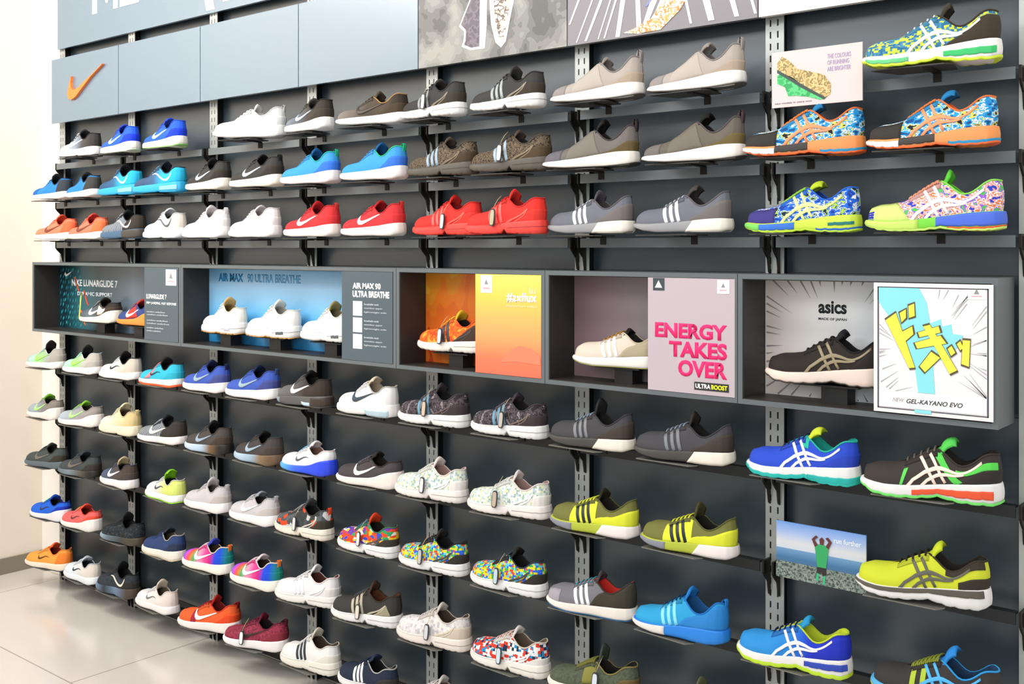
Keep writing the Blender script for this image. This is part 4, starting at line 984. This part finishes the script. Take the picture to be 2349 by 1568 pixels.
def upright_mesh():
    mb = MB()
    mb.box(-.0172, .0172, -.024, .0105, 0, 3.2, 1)          # upright body: same metal, shade on its sides painted in as near-black
    W2 = .025
    # front plate with real slots: built from strips between two slot columns
    y0, y1 = -.027, -.024
    sw, sh, pitch = .0022, .0085, .030
    cols = (-.0115, .0085)
    xs = [-W2, cols[0] - sw, cols[0] + sw, cols[1] - sw, cols[1] + sw, W2]
    for a, b in ((0, 1), (2, 3), (4, 5)): mb.box(xs[a], xs[b], y0, y1, 0, 3.2)
    z = .02
    n = int(3.15 / pitch)
    for c0 in cols:
        for i in range(n + 1):
            za = z + i * pitch + sh; zb = z + (i + 1) * pitch - sh
            mb.box(c0 - sw, c0 + sw, y0, y1, za, zb)
    return mb.mesh()
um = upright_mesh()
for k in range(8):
    o = link('slotted_upright', um, [STEEL, SIDE_SHADE], None, (UX[k], 0, 0))
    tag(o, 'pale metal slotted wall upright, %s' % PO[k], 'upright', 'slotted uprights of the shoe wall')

# ---------------------------------------------------------------- rails with brackets, one per bay and row
ROWN = dict(A='top row', B='second row', C='third row', D='first row under the boxes', E='second row under the boxes', F='third row under the boxes', G='fourth row under the boxes', H='lowest row')
def bracket_mesh():
    mb = MB()
    P = [(-.026, -.005), (-.066, -.005), (-.066, -.034), (-.058, -.045), (-.040, -.062), (-.033, -.095), (-.026, -.10)]
    n = len(P)
    v = [(-.0025, y, z) for y, z in P] + [(.0025, y, z) for y, z in P]
    f = [tuple(range(n)), tuple(range(2 * n - 1, n - 1, -1))] + [(i, (i + 1) % n, (i + 1) % n + n, i + n) for i in range(n)]
    mb.add(v, f)
    mb.box(-.005, .005, -.052, -.048, -.04, -.01)
    me = mb.mesh()
    bm = bmesh.new(); bm.from_mesh(me); bmesh.ops.recalc_face_normals(bm, faces=bm.faces[:]); bm.to_mesh(me); bm.free()
    return me
bkm = bracket_mesh()
mb = MB()
mb.box(.022, .578, -.066, -.062, -.034, -.008); mb.box(.022, .578, -.062, -.044, -.012, -.008)
rail_me = mb.mesh()
for r in 'ABCDEFGH':
    for k in range(7):
        t = thing('shelf_rail', 'dark metal shelf rail, %s, %s bay from the left' % (ROWN[r], ORD[k]), 'shelf rail', (UX[k], 0, ROWZ[r]), 0, 'shelf rails between the uprights')
        link('rail_bar', rail_me, SLATE if r in 'ABC' else SLATE_D, t)
        for x in (.013, .587): link('bracket', bkm, BRKT, t, (x, 0, 0))

# plates that carry the shoes
def plate_mesh(up):
    mb = MB()
    # plate under the shoe: wider towards the toe, front edge beyond the shoe
    P = [(-.118, -.043), (.040, -.048), (.055, -.028), (.045, .050), (-.080, .050), (-.116, -.025)]
    n = len(P)
    v = [(x, y, -.0035) for x, y in P] + [(x, y, -.0006) for x, y in P]
    f = [tuple(range(n - 1, -1, -1)), tuple(range(n, 2 * n))] + [(i, (i + 1) % n, (i + 1) % n + n, i + n) for i in range(n)]
    mb.add(v, f)
    return mb.mesh()
plm = plate_mesh(0)
def hook_mesh():
    mb = MB()
    mb.box(-.009, .009, -.03, .0575, -.0065, -.0036)
    mb.box(-.009, .009, .0562, .0588, -.026, -.0036)
    return mb.mesh()
hkm = hook_mesh()
PLATE_M = mat('#77766f', 0.4, 0.4, 0.5)
PLATE_T = mat('#3a3835', 0.5, 0.2, 0.4)

RG = dict(A='shoes on the top row', B='shoes on the second row', C='shoes on the third row', D='shoes on the first row below the boxes', E='shoes on the second row below the boxes', F='shoes on the third row below the boxes', G='shoes on the fourth row below the boxes', H='shoes on the lowest row', X='shoes in the display boxes')
for key, (fam, up, sole, o, label) in SHOES.items():
    x, y, yaw, sc = PLACE[key]
    r = key[0]; z = ROWZ[r]
    make_shoe(fam, up, sole, o, label, (x, y, z + (.0045 if not o.get('out') else .001)), yaw, sc, RG[r])
    if r != 'X':
        short = label.split(',')[0]
        words = short.split()
        lab = 'thin metal plate under the ' + ' '.join(words[:6]) + ', ' + ROWN[r] + ', ' + ('column %s' % key[1:])
        col = sorted((q for q in PLACE if q[0] == r), key=lambda q: PLACE[q][0]).index(key) + 1
        CN = ['first', 'second', 'third', 'fourth', 'fifth', 'sixth', 'seventh', 'eighth', 'ninth', 'tenth', 'eleventh', 'twelfth', 'thirteenth', 'fourteenth']
        lab = 'thin shoe plate in the %s, %s from the left' % (ROWN[r], CN[col - 1])
        t = thing('shoe_plate', lab, 'shoe plate', (x, y, z), math.radians(yaw * .6), 'metal plates carrying the shoes')
        link('plate', plm, PLATE_T if r in 'ABC' else PLATE_M, t)
        h = link('hanger', hkm, BRKT, t)

# ---------------------------------------------------------------- header panels
def tri_strip(mb, a, b, y0, y1):
    for i in range(len(a) - 1):
        mb.prism([a[i], a[i + 1], b[i + 1], b[i]], y0, y1)
HX = [.020, .605, 1.211, 1.815, 2.417, 3.016, 3.613, 4.22]
HL = ['pale blue grey header board with an orange tick mark', 'plain blue grey header board right of the orange tick', 'plain blue grey header board in the middle of the blank ones', 'plain blue grey header board left of the camouflage poster',
      'grey camouflage poster board with two white outlined shoe soles', 'grey diagonal striped poster board with an orange splash', 'plain white header board at the top right']
for k in range(7):
    t = thing('header_board', HL[k], 'board', (HX[k], 0, 2.130), 0, 'header boards above the shoe rows')
    w = HX[k + 1] - HX[k] - .004
    mb = MB(); mb.box(0, w, -.070, -.052, 0, .297)
    if k < 4: m = HEADER
    elif k == 4: m = mat(('camo', 11, ('#5e5c59', '#6f6d6a', '#82807c', '#8f8d88', '#99968f')), .5)
    elif k == 5: m = mat('#858084', .5)
    else: m = mat('#efece8', .6)
    mb.build('board', m, t)
    for xx in (.03, w - .03):
        mb = MB(); mb.box(xx - .008, xx + .008, -.052, -.0275, .02, .25); mb.build('board_bracket', BRKT, t)
    if k == 0:
        O = [(.20, .212), (.185, .180), (.165, .13), (.170, .105), (.200, .093), (.240, .105), (.30, .145), (.37, .19), (.47, .24)]
        I = [(.20, .212), (.196, .180), (.200, .155), (.215, .142), (.240, .142), (.27, .152), (.33, .18), (.39, .205), (.47, .243)]
        O = [(x - .02, z) for x, z in O]; I = [(x - .02, z) for x, z in I]
        # fit to its place on the board: x .167-.47, z .094-.228
        mb = MB()
        def q(p): return (.165 + (p[0] - .145) / .305 * .305, .094 + (p[1] - .093) / .15 * .135)
        tri_strip(mb, [q(p) for p in O], [q(p) for p in I], -.082, -.0702)
        mb.build('tick_emblem', mat('#f07c34', .4), t)
    if k == 4:
        wht = mat('#f3f1ee', .5)
        mb = MB()
        mb.prism([(.243, .297), (.222, .188), (.178, .112), (.200, .093), (.197, .066), (.188, .048), (.227, .032), (.284, .031), (.292, .10), (.296, .297)], -.0712, -.0702)
        mb.build('sole_outline', wht, t)
        mb = MB(); mb.prism([(.250, .297), (.229, .190), (.187, .116), (.208, .096), (.206, .064), (.200, .052), (.229, .040), (.262, .040), (.266, .297)], -.0722, -.0713)
        mb.build('sole_print', mat(('camo', 40, ('#5c545c', '#756b74', '#635a62')), .5), t)
        mb = MB(); mb.prism([(.300, .297), (.304, .160), (.310, .100), (.328, .043), (.350, .026), (.368, .042), (.380, .090), (.402, .170), (.425, .297)], -.0712, -.0702)
        mb.build('sole_outline', wht, t)
        mb = MB(); mb.prism([(.322, .297), (.322, .160), (.328, .105), (.340, .062), (.352, .046), (.362, .060), (.372, .100), (.390, .175), (.412, .297)], -.0722, -.0713)
        mb.build('sole_print', mat(('camo', 60, ('#d8d2cc', '#c0b0a2', '#6a5a50', '#d8d2cc')), .5), t)
    if k == 5:
        wht = mat('#ece7e8', .5)
        def streak(nm, x0, z0, x1, z1, w0, w1, m, d=0):
            mb = MB(); mb.prism([(x0, z0), (x0 + w0, z0), (min(w, x1 + w1), z1), (min(w, x1), z1)], -.0712 - d, -.0702); mb.build(nm, m, t)
        for a, b, ww in ((.004, .12, .012), (.03, .17, .008), (.06, .20, .015), (.105, .22, .007), (.125, .235, .010)):
            streak('white_streak', a, .006 if a > .02 else .06, b, .297, ww * .5, ww, wht)
        streak('white_streak', .165, .004, .215, .297, .014, .02, wht)
        streak('white_streak', .235, .004, .222, .297, .016, .01, wht)
        streak('grey_streak', .255, .03, .36, .297, .016, .05, mat('#cfc6d2', .5))
        streak('blue_streak', .262, .075, .325, .150, .006, .016, mat('#7f86c0', .5), .0004)
        streak('white_streak', .275, .02, .42, .297, .03, .03, mat('#ddd2dc', .5), .0002)
        for a, b, ww in ((.40, .33, .012), (.455, .37, .03), (.53, .44, .022), (.585, .50, .012)):
            streak('white_streak', a, .01, b, .297, ww * .6, ww, wht, .0003)
        mb = MB(); mb.prism([(.190, .012), (.235, .005), (.31, .006), (.37, .05), (.43, .13), (.45, .17), (.425, .185), (.37, .12), (.31, .07), (.28, .04), (.235, .022)], -.0722, -.0702)
        mb.build('orange_splash', mat(('camo', 60, ('#d8a458', '#e8dcc8', '#c88a40', '#efe0c8')), .5), t)

t = thing('top_sign_board', 'blue grey sign board with white letters and stripes along the top edge', 'sign', (.021, 0, 2.480))
mb = MB(); mb.box(0, 3.2, -.042, -.028, 0, .70); mb.build('board', HEADER, t)
for poly in ([(.316, .120), (.357, .120), (.357, .30), (.434, .155), (.446, .155), (.495, .30), (.495, .120), (.530, .120), (.530, .40), (.480, .40), (.440, .25), (.372, .40), (.316, .40)],
             [(.548, .120), (.700, .120), (.700, .165), (.590, .165), (.590, .24), (.680, .24), (.680, .28), (.590, .28), (.590, .355), (.700, .355), (.700, .40), (.548, .40)]):
    mb = MB(); mb.prism(poly, -.0440, -.0422); mb.build('letter', mat('#f7f7f5', .5), t)
for i in range(5):
    mb = MB()
    a = [(1.19 + i * .11 + .10 * math.sin(j * .35), .012 + .45 * j / 8) for j in range(9)]
    a = [(x - .05 * j, z) for j, (x, z) in enumerate(a)]
    b = [(x + .055, z) for x, z in a]
    a = [(x, z + .02 * i) for x, z in a]; b = [(x, z + .02 * i) for x, z in b]
    tri_strip(mb, a, b, -.0435, -.0422); mb.build('white_stripe', mat('#f3f3f2', .5), t)

# ---------------------------------------------------------------- display boxes
BX = [0.0, 1.2005, 2.3985, 2.997, 3.597, 4.202]
BL = ['dark display box with navy poster and two shoes, leftmost of the five', 'dark display box with light blue poster and three white shoes', 'dark display box with orange poster and a yellow text panel', 'dark display box with pink lettering on a lilac panel', 'dark display box with manga style poster, rightmost of the five']
BZ0, BZ1 = 1.170, 1.488
GRAYM = mat('#5d6466', .4, 0, .5)
INNER = mat('#2e2b29', .45, 0, .4)
D = -.152
PX = [(.944, 1.184), (2.141, 2.383), (2.736, 2.984), (3.339, 3.590), (3.939, 4.193)]
boxes = []
for k in range(5):
    x0, x1 = BX[k] + .001, BX[k + 1] - .001
    t = thing('display_box', BL[k], 'display box', ((x0 + x1) / 2, 0, BZ0), 0, 'display boxes across the middle of the wall')
    hw_ = (x1 - x0) / 2; H = BZ1 - BZ0; th = .012
    mb = MB()
    mb.box(-hw_, hw_, D, -.0285, 0, th); mb.box(-hw_, hw_, D, -.0285, H - th, H)
    mb.box(-hw_, -hw_ + th, D, -.0285, th, H - th); mb.box(hw_ - th, hw_, D, -.0285, th, H - th)
    mb.build('frame', GRAYM, t)
    mb = MB()
    mb.box(-hw_ + th, -hw_ + th + .002, D + .004, -.032, th + .002, H - th - .002)
    mb.box(-hw_ + th, hw_ - th, D + .004, -.032, th, th + .002)
    mb.box(-hw_ + th, hw_ - th, D + .004, -.032, H - th - .002, H - th)
    mb.build('inner_lining', INNER, t)
    cx = (x0 + x1) / 2
    # back poster
    if k == 0: m = mat(('grad', (-.52, .35), ('#0f2a33', '#22606a', '#2a4650', '#4a5a66', '#6a7884', '#56626e', '#4a5660')), .25, 0, .5)
    elif k == 1: m = mat(('gradz', (.0, .30), ('#1f7fb8', '#4aa0d8', '#5eb0e4', '#8cc8ee', '#9ac8ea', '#6fb0dc')), .3, 0, .5)
    elif k == 2: m = mat(('camo', 6, ('#c04418', '#dc6a1e', '#e2781f', '#dc8a24', '#d8a02c'), (1, 1, .6)), .4)
    elif k == 3: m = mat(('grad', (-.22, .05), ('#80696e', '#8a7c80', '#8c8c8e')), .4)
    else: m = mat(('grad', (-.25, .1), ('#d8cec6', '#efebe6', '#e8ecee', '#d8dee2')), .4)
    mb = MB(); mb.box(-hw_ + th + .003, hw_ - th - .001, -.034, -.0288, th + .001, H - th - .001)
    pb = mb.build('back_poster', m, t)
    # riser under the shoes
    # side text panel
    a, b = PX[k][0] - cx, PX[k][1] - cx
    yf = D - .001 if k < 4 else D - .006
    mb = MB(); zlo, zhi = (th + .001, H - th - .001) if k < 4 else (.016, .304)
    mb.box(a, b, yf, yf + .004, zlo, zhi)
    cm = ['#54626a', '#54626a', None, '#c6b6bd', '#f2efee'][k]
    pm = mat(cm, .4, k=.84) if cm else mat(('gradz', (0, .3), ('#f4725a', '#f8805a', '#fba868', '#fcbc68', '#fcd45c', '#fbe470')), .45, k=.82)
    if k == 2:
        mt = pm
    ip = mb.build('info_panel', pm, t)
    boxes.append((t, pb, ip, a, b, yf, cx, hw_))
def flat(name, poly, y, col, parent, th=.0008, **k):
    mb = MB(); mb.prism(poly, y - th, y); return mb.build(name, mat(col, .5) if isinstance(col, (str, tuple)) else col, parent)
def rect(x0, x1, z0, z1): return [(x0, z0), (x1, z0), (x1, z1), (x0, z1)]

# box 1: navy poster
t, pb, ip, a, b, yf, cx, hw_ = boxes[0]
yb = -.0342
for i, (x, z, c) in enumerate(((-.44, .25, '#e8582a'), (-.385, .10, '#e86a30'), (-.36, .19, '#e8482a'), (-.40, .06, '#d8e05a'))):
    flat('orange_streak', [(x, z), (x + .012, z), (x + .05, z - .07), (x + .034, z - .06)] if z > .08 else [(x, z), (x + .01, z), (x + .03, z + .12), (x + .02, z + .12)], yb, c, pb)
rng = random.Random(4)
mbt = [MB(), MB()]
for i in range(90):
    x = -.565 + (i % 9) * .022 + rng.uniform(-.006, .006); z = .025 + (i // 9) * .027 + rng.uniform(-.006, .006)
    w = rng.uniform(.006, .012)
    mbt[i % 2].prism([(x, z), (x + w, z + .008), (x + w * 1.1, z + .02), (x + .002, z + .013)], yb - .0006, yb)
mbt[0].build('teal_knit_print', mat('#2f9aa4', .5), pb); mbt[1].build('teal_knit_print', mat('#1f6f78', .5), pb)
lettering('lettering', 'NIKE LUNARGLIDE 7', '#eef0f2', (-.461, -.065, .208, .240), yb, pb, bold=.03)
lettering('lettering', 'DYNAMIC SUPPORT', '#e4eaf0', (-.410, -.108, .166, .184), yb, pb, bold=.02)
flat('side_logo', [(-.53, .262), (-.515, .25), (-.49, .258), (-.46, .275), (-.505, .262), (-.515, .262), (-.52, .272)], yb, '#eef0f2', pb)
y = yf - .0002
def sticker(x0, x1, z0, z1, par, y):
    s = flat('price_sticker', rect(x0, x1, z0, z1), y, '#f6f4f3', par)
    xm = (x0 + x1) / 2; zz = z0 + (z1 - z0) * .62; q = (x1 - x0) * .16
    flat('sticker_mark', [(xm - q, zz - q), (xm + q, zz - q), (xm, zz + q)], y - .0008, '#8a8888', s)
    flat('sticker_mark', rect(x0 + (x1 - x0) * .2, x1 - (x1 - x0) * .2, z0 + (z1 - z0) * .22, z0 + (z1 - z0) * .30), y - .0008, '#e8a0a8', s)
sticker(b - .085, b - .012, .235, .298, ip, y)
lettering('lettering', 'LUNARGLIDE 7', '#f3f5f6', (a + .016, a + .160, .178, .198), y, ip, bold=.03)
lettering('lettering', 'FIRM LANDING. FAST RESPONSE', '#eef1f2', (a + .016, b - .012, .157, .167), y, ip, bold=.01)
for i, (zz, ww) in enumerate(((.124, .13), (.113, .15), (.090, .15), (.078, .16), (.060, .12), (.048, .10))):
    lettering('small_print', 'comfort underfoot', '#c3cbd0', (a + .018, a + .018 + ww, zz, zz + .006), y, ip)
# box 2: light blue poster
t, pb, ip, a, b, yf, cx, hw_ = boxes[1]; y = yf - .0002
lettering('lettering', 'AIR MAX', '#1f7fb4', (-.519, -.361, .252, .284), yb, pb, bold=.035)
lettering('lettering', '90 ULTRA BREATHE', '#5f9fc8', (-.334, -.018, .252, .284), yb, pb, bold=.02)
lettering('lettering', 'AIR MAX 90', '#f3f5f6', (a + .054, a + .188, .247, .268), y, ip, bold=.05)
lettering('lettering', 'ULTRA BREATHE', '#f3f5f6', (a + .054, a + .228, .220, .242), y, ip, bold=.05)
for i in range(3):
    z1_ = .208 - i * .054
    flat('picture_square', rect(a + .056, a + .100, z1_ - .048, z1_), y, '#eceeef', ip)
    for j in range(3): lettering('small_print', ('breathable mesh', 'seamless upper', 'lightweight sole')[j], '#c8d0d4', (a + .110, a + .178 + .018 * j, z1_ - .012 - j * .013, z1_ - .006 - j * .013), y, ip)
# box 3: orange
t, pb, ip, a, b, yf, cx, hw_ = boxes[2]; y = yf - .0002
sticker(a + .022, a + .066, .250, .302, ip, y)
lettering('lettering', '#zxflux', '#fff6f0', (b - .127, b - .014, .224, .254), y, ip, bold=.03)
lettering('small_print', 'share yours online', '#fdeac8', (b - .127, b - .014, .211, .217), y, ip)
xm = b - .030
for dx, h in ((-.008, .018), (0, .024), (.008, .018)):
    flat('leaf_emblem', [(xm + dx - .003, .252), (xm + dx + .003, .252), (xm + dx * 1.5, .252 + h)], y, '#fdf0c0', ip)
flat('cloud_print', [(a + .10, .05), (a + .13, .085), (a + .17, .10), (a + .21, .095), (b - .002, .075), (b - .002, .05), (a + .16, .055)], y, '#fb7d5e', ip)
# box 4: lilac
t, pb, ip, a, b, yf, cx, hw_ = boxes[3]; y = yf - .0002
e = flat('emblem_tab', rect(a + .016, a + .050, .272, .304), y, '#3c4448', ip)
flat('emblem_peak', [(a + .022, .279), (a + .044, .279), (a + .033, .298)], y - .0008, '#efefef', e)
sticker(b - .048, b - .014, .268, .302, ip, y)
PINK = '#ec1e6a'
for txt, z0, z1, xx in (('ENERGY', .151, .190, .022), ('TAKES', .103, .144, .064), ('OVER', .055, .097, .091)):
    lettering('slogan', txt, PINK, (a + xx, b - .021, z0, z1), y, ip, bold=.04)
s = flat('logo_strip', rect(a + .138, b - .016, .024, .044), y, '#2c2c2c', ip)
lettering('lettering', 'ULTRA', '#efefef', (a + .142, a + .185, .028, .040), y - .001, s, bold=.04)
lettering('lettering', 'BOOST', '#e6ee30', (a + .187, b - .019, .028, .040), y - .001, s, bold=.04)
# box 5: manga
t, pb, ip, a, b, yf, cx, hw_ = boxes[4]; y = yf - .0002
rng = random.Random(9)
mb = MB()
for i in range(46):
    an = i / 46 * 2 * math.pi + rng.uniform(-.05, .05)
    r0 = rng.uniform(.14, .19); cx0, cz0 = -.10, .15
    def clip(r):
        x = cx0 + r * math.cos(an); z = cz0 + r * .8 * math.sin(an)
        return x, z
    p = clip(r0); q = clip(.33)
    if -.275 < q[0] < .27 or True:
        dx, dz = -math.sin(an) * .0022, math.cos(an) * .0022
        # cut the far end at the poster's edge
        tt = 1.0
        for lim, c0, d0 in ((-.283, p[0], q[0] - p[0]), (.283, p[0], q[0] - p[0])):
            if abs(d0) > 1e-6 and 0 < (lim - c0) / d0 < tt: tt = (lim - c0) / d0
        for lim in (.016, .300):
            d0 = q[1] - p[1]
            if abs(d0) > 1e-6 and 0 < (lim - p[1]) / d0 < tt: tt = (lim - p[1]) / d0
        if not (-.28 < p[0] < .28 and .018 < p[1] < .298): continue
        q = (p[0] + (q[0] - p[0]) * tt, p[1] + (q[1] - p[1]) * tt)
        mb.prism([p, (q[0] - dx, q[1] - dz), (q[0] + dx, q[1] + dz)], yb - .0006, yb)
mb.build('speed_lines', mat('#8d8684', .5), pb)
lettering('lettering', 'asics', '#23282a', (-.145, -.074, .222, .253), yb, pb, bold=.03)
lettering('small_print', 'MADE OF JAPAN', '#4a4e50', (-.145, -.074, .204, .212), yb, pb, bold=.01)
# poster frame lines
pw = b - a
def PQ(u, v): return (a + u * pw, .016 + v * .288)       # unit square of the poster
fr = MB()
for (u0, u1, v0, v1) in ((.035, .965, .963, .970), (.035, .965, .030, .037), (.035, .046, .03, .97), (.954, .965, .03, .97)):
    fr.prism([PQ(u0, v0), PQ(u1, v0), PQ(u1, v1), PQ(u0, v1)], y - .0008, y)
fr.build('border_line', mat('#4a4550', .5), ip)
CY = '#84d3da'
flat('cyan_beam', [PQ(*p) for p in ((.04, .965), (.395, .965), (.46, .855), (.49, .70), (.578, .735), (.59, .68), (.665, .70), (.675, .63), (.762, .62), (.73, .56), (.654, .45), (.535, .42), (.514, .385), (.53, .17), (.39, .17), (.362, .35), (.25, .53), (.135, .745), (.08, .805), (.04, .865))], y, CY, ip)
flat('cyan_mark', [PQ(.36, .015), PQ(.50, .015), PQ(.50, .040), PQ(.36, .040)], y - .0008, CY, ip)
flat('caption_strip', [PQ(.05, .045), PQ(.95, .045), PQ(.95, .165), PQ(.05, .165)], y - .0003, '#f2efee', ip, .0006)
lettering('caption', 'NEW', '#a8a4a4', (*[PQ(.17, 0)[0], PQ(.27, 0)[0]], PQ(0, .088)[1], PQ(0, .118)[1]), y - .001, ip, shear=.3)
lettering('caption', 'GEL-KAYANO EVO', '#3c3a40', (*[PQ(.29, 0)[0], PQ(.76, 0)[0]], PQ(0, .083)[1], PQ(0, .118)[1]), y - .001, ip, shear=.3, bold=.01)
mb = MB(); rng = random.Random(2)
for i in range(54):
    an = rng.uniform(0, 2 * math.pi)
    c0 = (.50, .50)
    r0, r1 = rng.uniform(.30, .40), rng.uniform(.45, .75)
    p = (c0[0] + r0 * math.cos(an), c0[1] + r0 * math.sin(an)); q = (c0[0] + r1 * math.cos(an), c0[1] + r1 * math.sin(an))
    q = (min(.948, max(.052, q[0])), min(.955, max(.17, q[1])))
    if p[1] < .2 or (p[0] < .45 and p[1] > .6): continue
    dx, dz = -math.sin(an) * .004, math.cos(an) * .004
    mb.prism([PQ(*p), PQ(q[0] - dx, q[1] - dz), PQ(q[0] + dx, q[1] + dz)], y - .0006, y)
mb.build('speed_lines', mat('#a8a4a6', .5), ip)
YL = '#f4e04a'; DK = '#57503a'
def glyph(polys):
    o_ = MB()
    for P in polys:
        cxx = sum(p[0] for p in P) / len(P); czz = sum(p[1] for p in P) / len(P)
        big = []
        for p in P:
            d = math.hypot((p[0] - cxx), (p[1] - czz)) or 1
            big.append(PQ(cxx + (p[0] - cxx) * (1 + .016 / d), czz + (p[1] - czz) * (1 + .016 / d)))
        o_.prism(big, y - .0014, y - .0009)
    g = o_.build('glyph_outline', mat(DK, .5), ip)
    i_ = MB()
    for k_, P in enumerate(polys): i_.prism([PQ(*p) for p in P], y - .0022 - k_ * .0001, y - .0014)
    i_.build('glyph_face', mat(YL, .5), g)
# three katakana glyphs, lower left coordinates of the poster's unit square
glyph([[(.108, .71), (.20, .77), (.362, .36), (.313, .352)], [(.22, .61), (.34, .672), (.35, .612), (.25, .53)], [(.232, .77), (.286, .80), (.286, .735), (.249, .698)], [(.308, .826), (.357, .846), (.362, .752), (.313, .735)]])
glyph([[(.435, .675), (.49, .69), (.714, .36), (.654, .33)], [(.39, .628), (.562, .682), (.578, .635), (.405, .592)], [(.362, .548), (.578, .612), (.627, .555), (.384, .505)], [(.405, .373), (.45, .329), (.575, .445), (.50, .487)]])
glyph([[(.638, .515), (.67, .54), (.70, .49), (.665, .465)], [(.713, .555), (.74, .578), (.767, .53), (.74, .51)], [(.762, .587), (.82, .585), (.81, .393), (.75, .41)]])
sticker(PQ(.80, 0)[0], PQ(.94, 0)[0], PQ(0, .89)[1], PQ(0, .985)[1], ip, y)

# risers inside the boxes
for x, w, lab, z1 in ((.493, .2, 'low dark riser under the left shoe of the leftmost display box', 1.2285), (.791, .2, 'low dark riser under the orange soled shoe of the leftmost display box', 1.2285), (1.398, .2, 'low dark riser under the left white shoe of the blue box', 1.2285), (1.696, .2, 'low dark riser under the middle white shoe of the blue box', 1.2285), (2.001, .2, 'low dark riser under the right white shoe of the blue box', 1.2285),
          (2.588, .18, 'low dark riser under the orange shoe in the orange box', 1.2285), (3.205, .18, 'low dark riser under the beige shoe in the lilac box', 1.2285), (3.796, .2, 'low dark riser under the black shoe in the manga box', 1.2285)):
    mb = MB(); mb.box(-w * .02, w * .30, -.02, .028, -.0438, -.004); mb.box(-w * .35, w * .45, -.030, .030, -.004, 0)
    o = mb.build('shoe_riser', mat('#1d1c1c', .5)); o.location = (x, -.085, 1.2280)
    tag(o, lab, 'riser', 'risers in the display boxes')

# ---------------------------------------------------------------- picture cards
t = thing('picture_card', 'pale pink card with a drawing of a brown and green shoe sole, upper right', 'picture card', (3.79, -.128, 1.890), 0)
mb = MB(); mb.box(-.112, .112, -.002, .002, 0, .134); mb.build('card', mat('#cfc0bd', .5), t)
yc = -.0022
flat('shoe_drawing', [(-.098, .108), (-.085, .122), (-.07, .112), (-.045, .088), (-.01, .078), (.02, .068), (.037, .045), (.036, .022), (.025, .014), (-.03, .048), (-.098, .092)], yc, ('camo', 70, ('#c8a870', '#8a7a4a', '#e0b880', '#a89058')), t)
flat('sole_drawing', [(-.098, .092), (-.03, .048), (.025, .014), (.020, .010), (-.035, .042), (-.098, .084)], yc - .0004, '#3a4a44', t)
flat('green_drawing', [(-.098, .078), (-.085, .082), (-.06, .070), (-.03, .046), (.022, .012), (.010, .010), (-.02, .020), (-.05, .025), (-.07, .026), (-.078, .048), (-.098, .058)], yc, ('camo', 50, ('#3aa860', '#58c078', '#2f9a54')), t)
lettering('small_print', 'THE COLOURS\nOF RUNNING\nARE BRIGHTER', '#a89ac0', (.028, .085, .075, .115), yc, t)
lettering('small_print', 'new models in store now', '#8a8088', (-.104, -.01, .008, .012), yc, t)
mb = MB(); mb.box(-.03, .03, .002, .062, .03, .036); mb.build('card_holder', BRKT, t)

t = thing('picture_card', 'landscape photo card of a person seen from behind with hands on head, lower right', 'picture card', (3.787, -.098, .750), 0)
mb = MB(); mb.box(-.112, .112, -.002, .002, 0, .136); mb.build('card', mat(('gradz', (.04, .136), ('#8a9ab0', '#b8c4d0', '#c8c8cc', '#9ab0d8', '#6f98d8')), .45), t)
flat('valley_print', rect(-.112, .112, .0, .072), yc, ('gradz', (.0, .075), ('#5a6a62', '#4a6470', '#3a6a94', '#6a94b8')), t)
flat('hill_print', rect(-.112, .112, .0, .040), yc - .0004, ('camo', 160, ('#3a4240', '#6a7a70', '#8c948c', '#4a5854')), t)
yp = yc - .0015
fg = MB()
fg.prism([(-.006, .042), (.016, .042), (.022, .088), (.012, .096), (-.004, .096), (-.012, .088)], yp - .0006, yp)
fg.build('person_shirt', mat('#2f9a5a', .6), t)
fg = MB()
fg.prism([(-.012, .088), (-.020, .106), (-.010, .116), (-.004, .113), (-.013, .105), (-.005, .094)], yp - .0006, yp)
fg.prism([(.022, .088), (.030, .106), (.020, .116), (.014, .113), (.022, .105), (.015, .094)], yp - .0006, yp)
fg.prism([(.001, .096), (.009, .096), (.011, .108), (.005, .114), (-.001, .108)], yp - .0006, yp)
fg.build('person_arms', mat('#5a2a26', .6), t)
fg = MB(); fg.prism([(-.006, .042), (.016, .042), (.017, .026), (.008, .022), (.005, .032), (.002, .026), (-.008, .028)], yp - .0008, yp - .0001); fg.build('person_shorts', mat('#2c2426', .6), t)
fg = MB(); fg.prism([(-.007, .027), (-.001, .027), (-.004, .008), (-.010, .010)], yp - .0006, yp); fg.prism([(.008, .023), (.015, .025), (.012, .002), (.007, .002)], yp - .0006, yp); fg.build('person_socks', mat('#3aa870', .6), t)
lettering('small_print', 'run further', '#f0f2f6', (.035, .10, .106, .118), yc, t)
mb = MB(); mb.box(-.03, .03, .002, .034, .02, .026); mb.build('card_holder', BRKT, t)
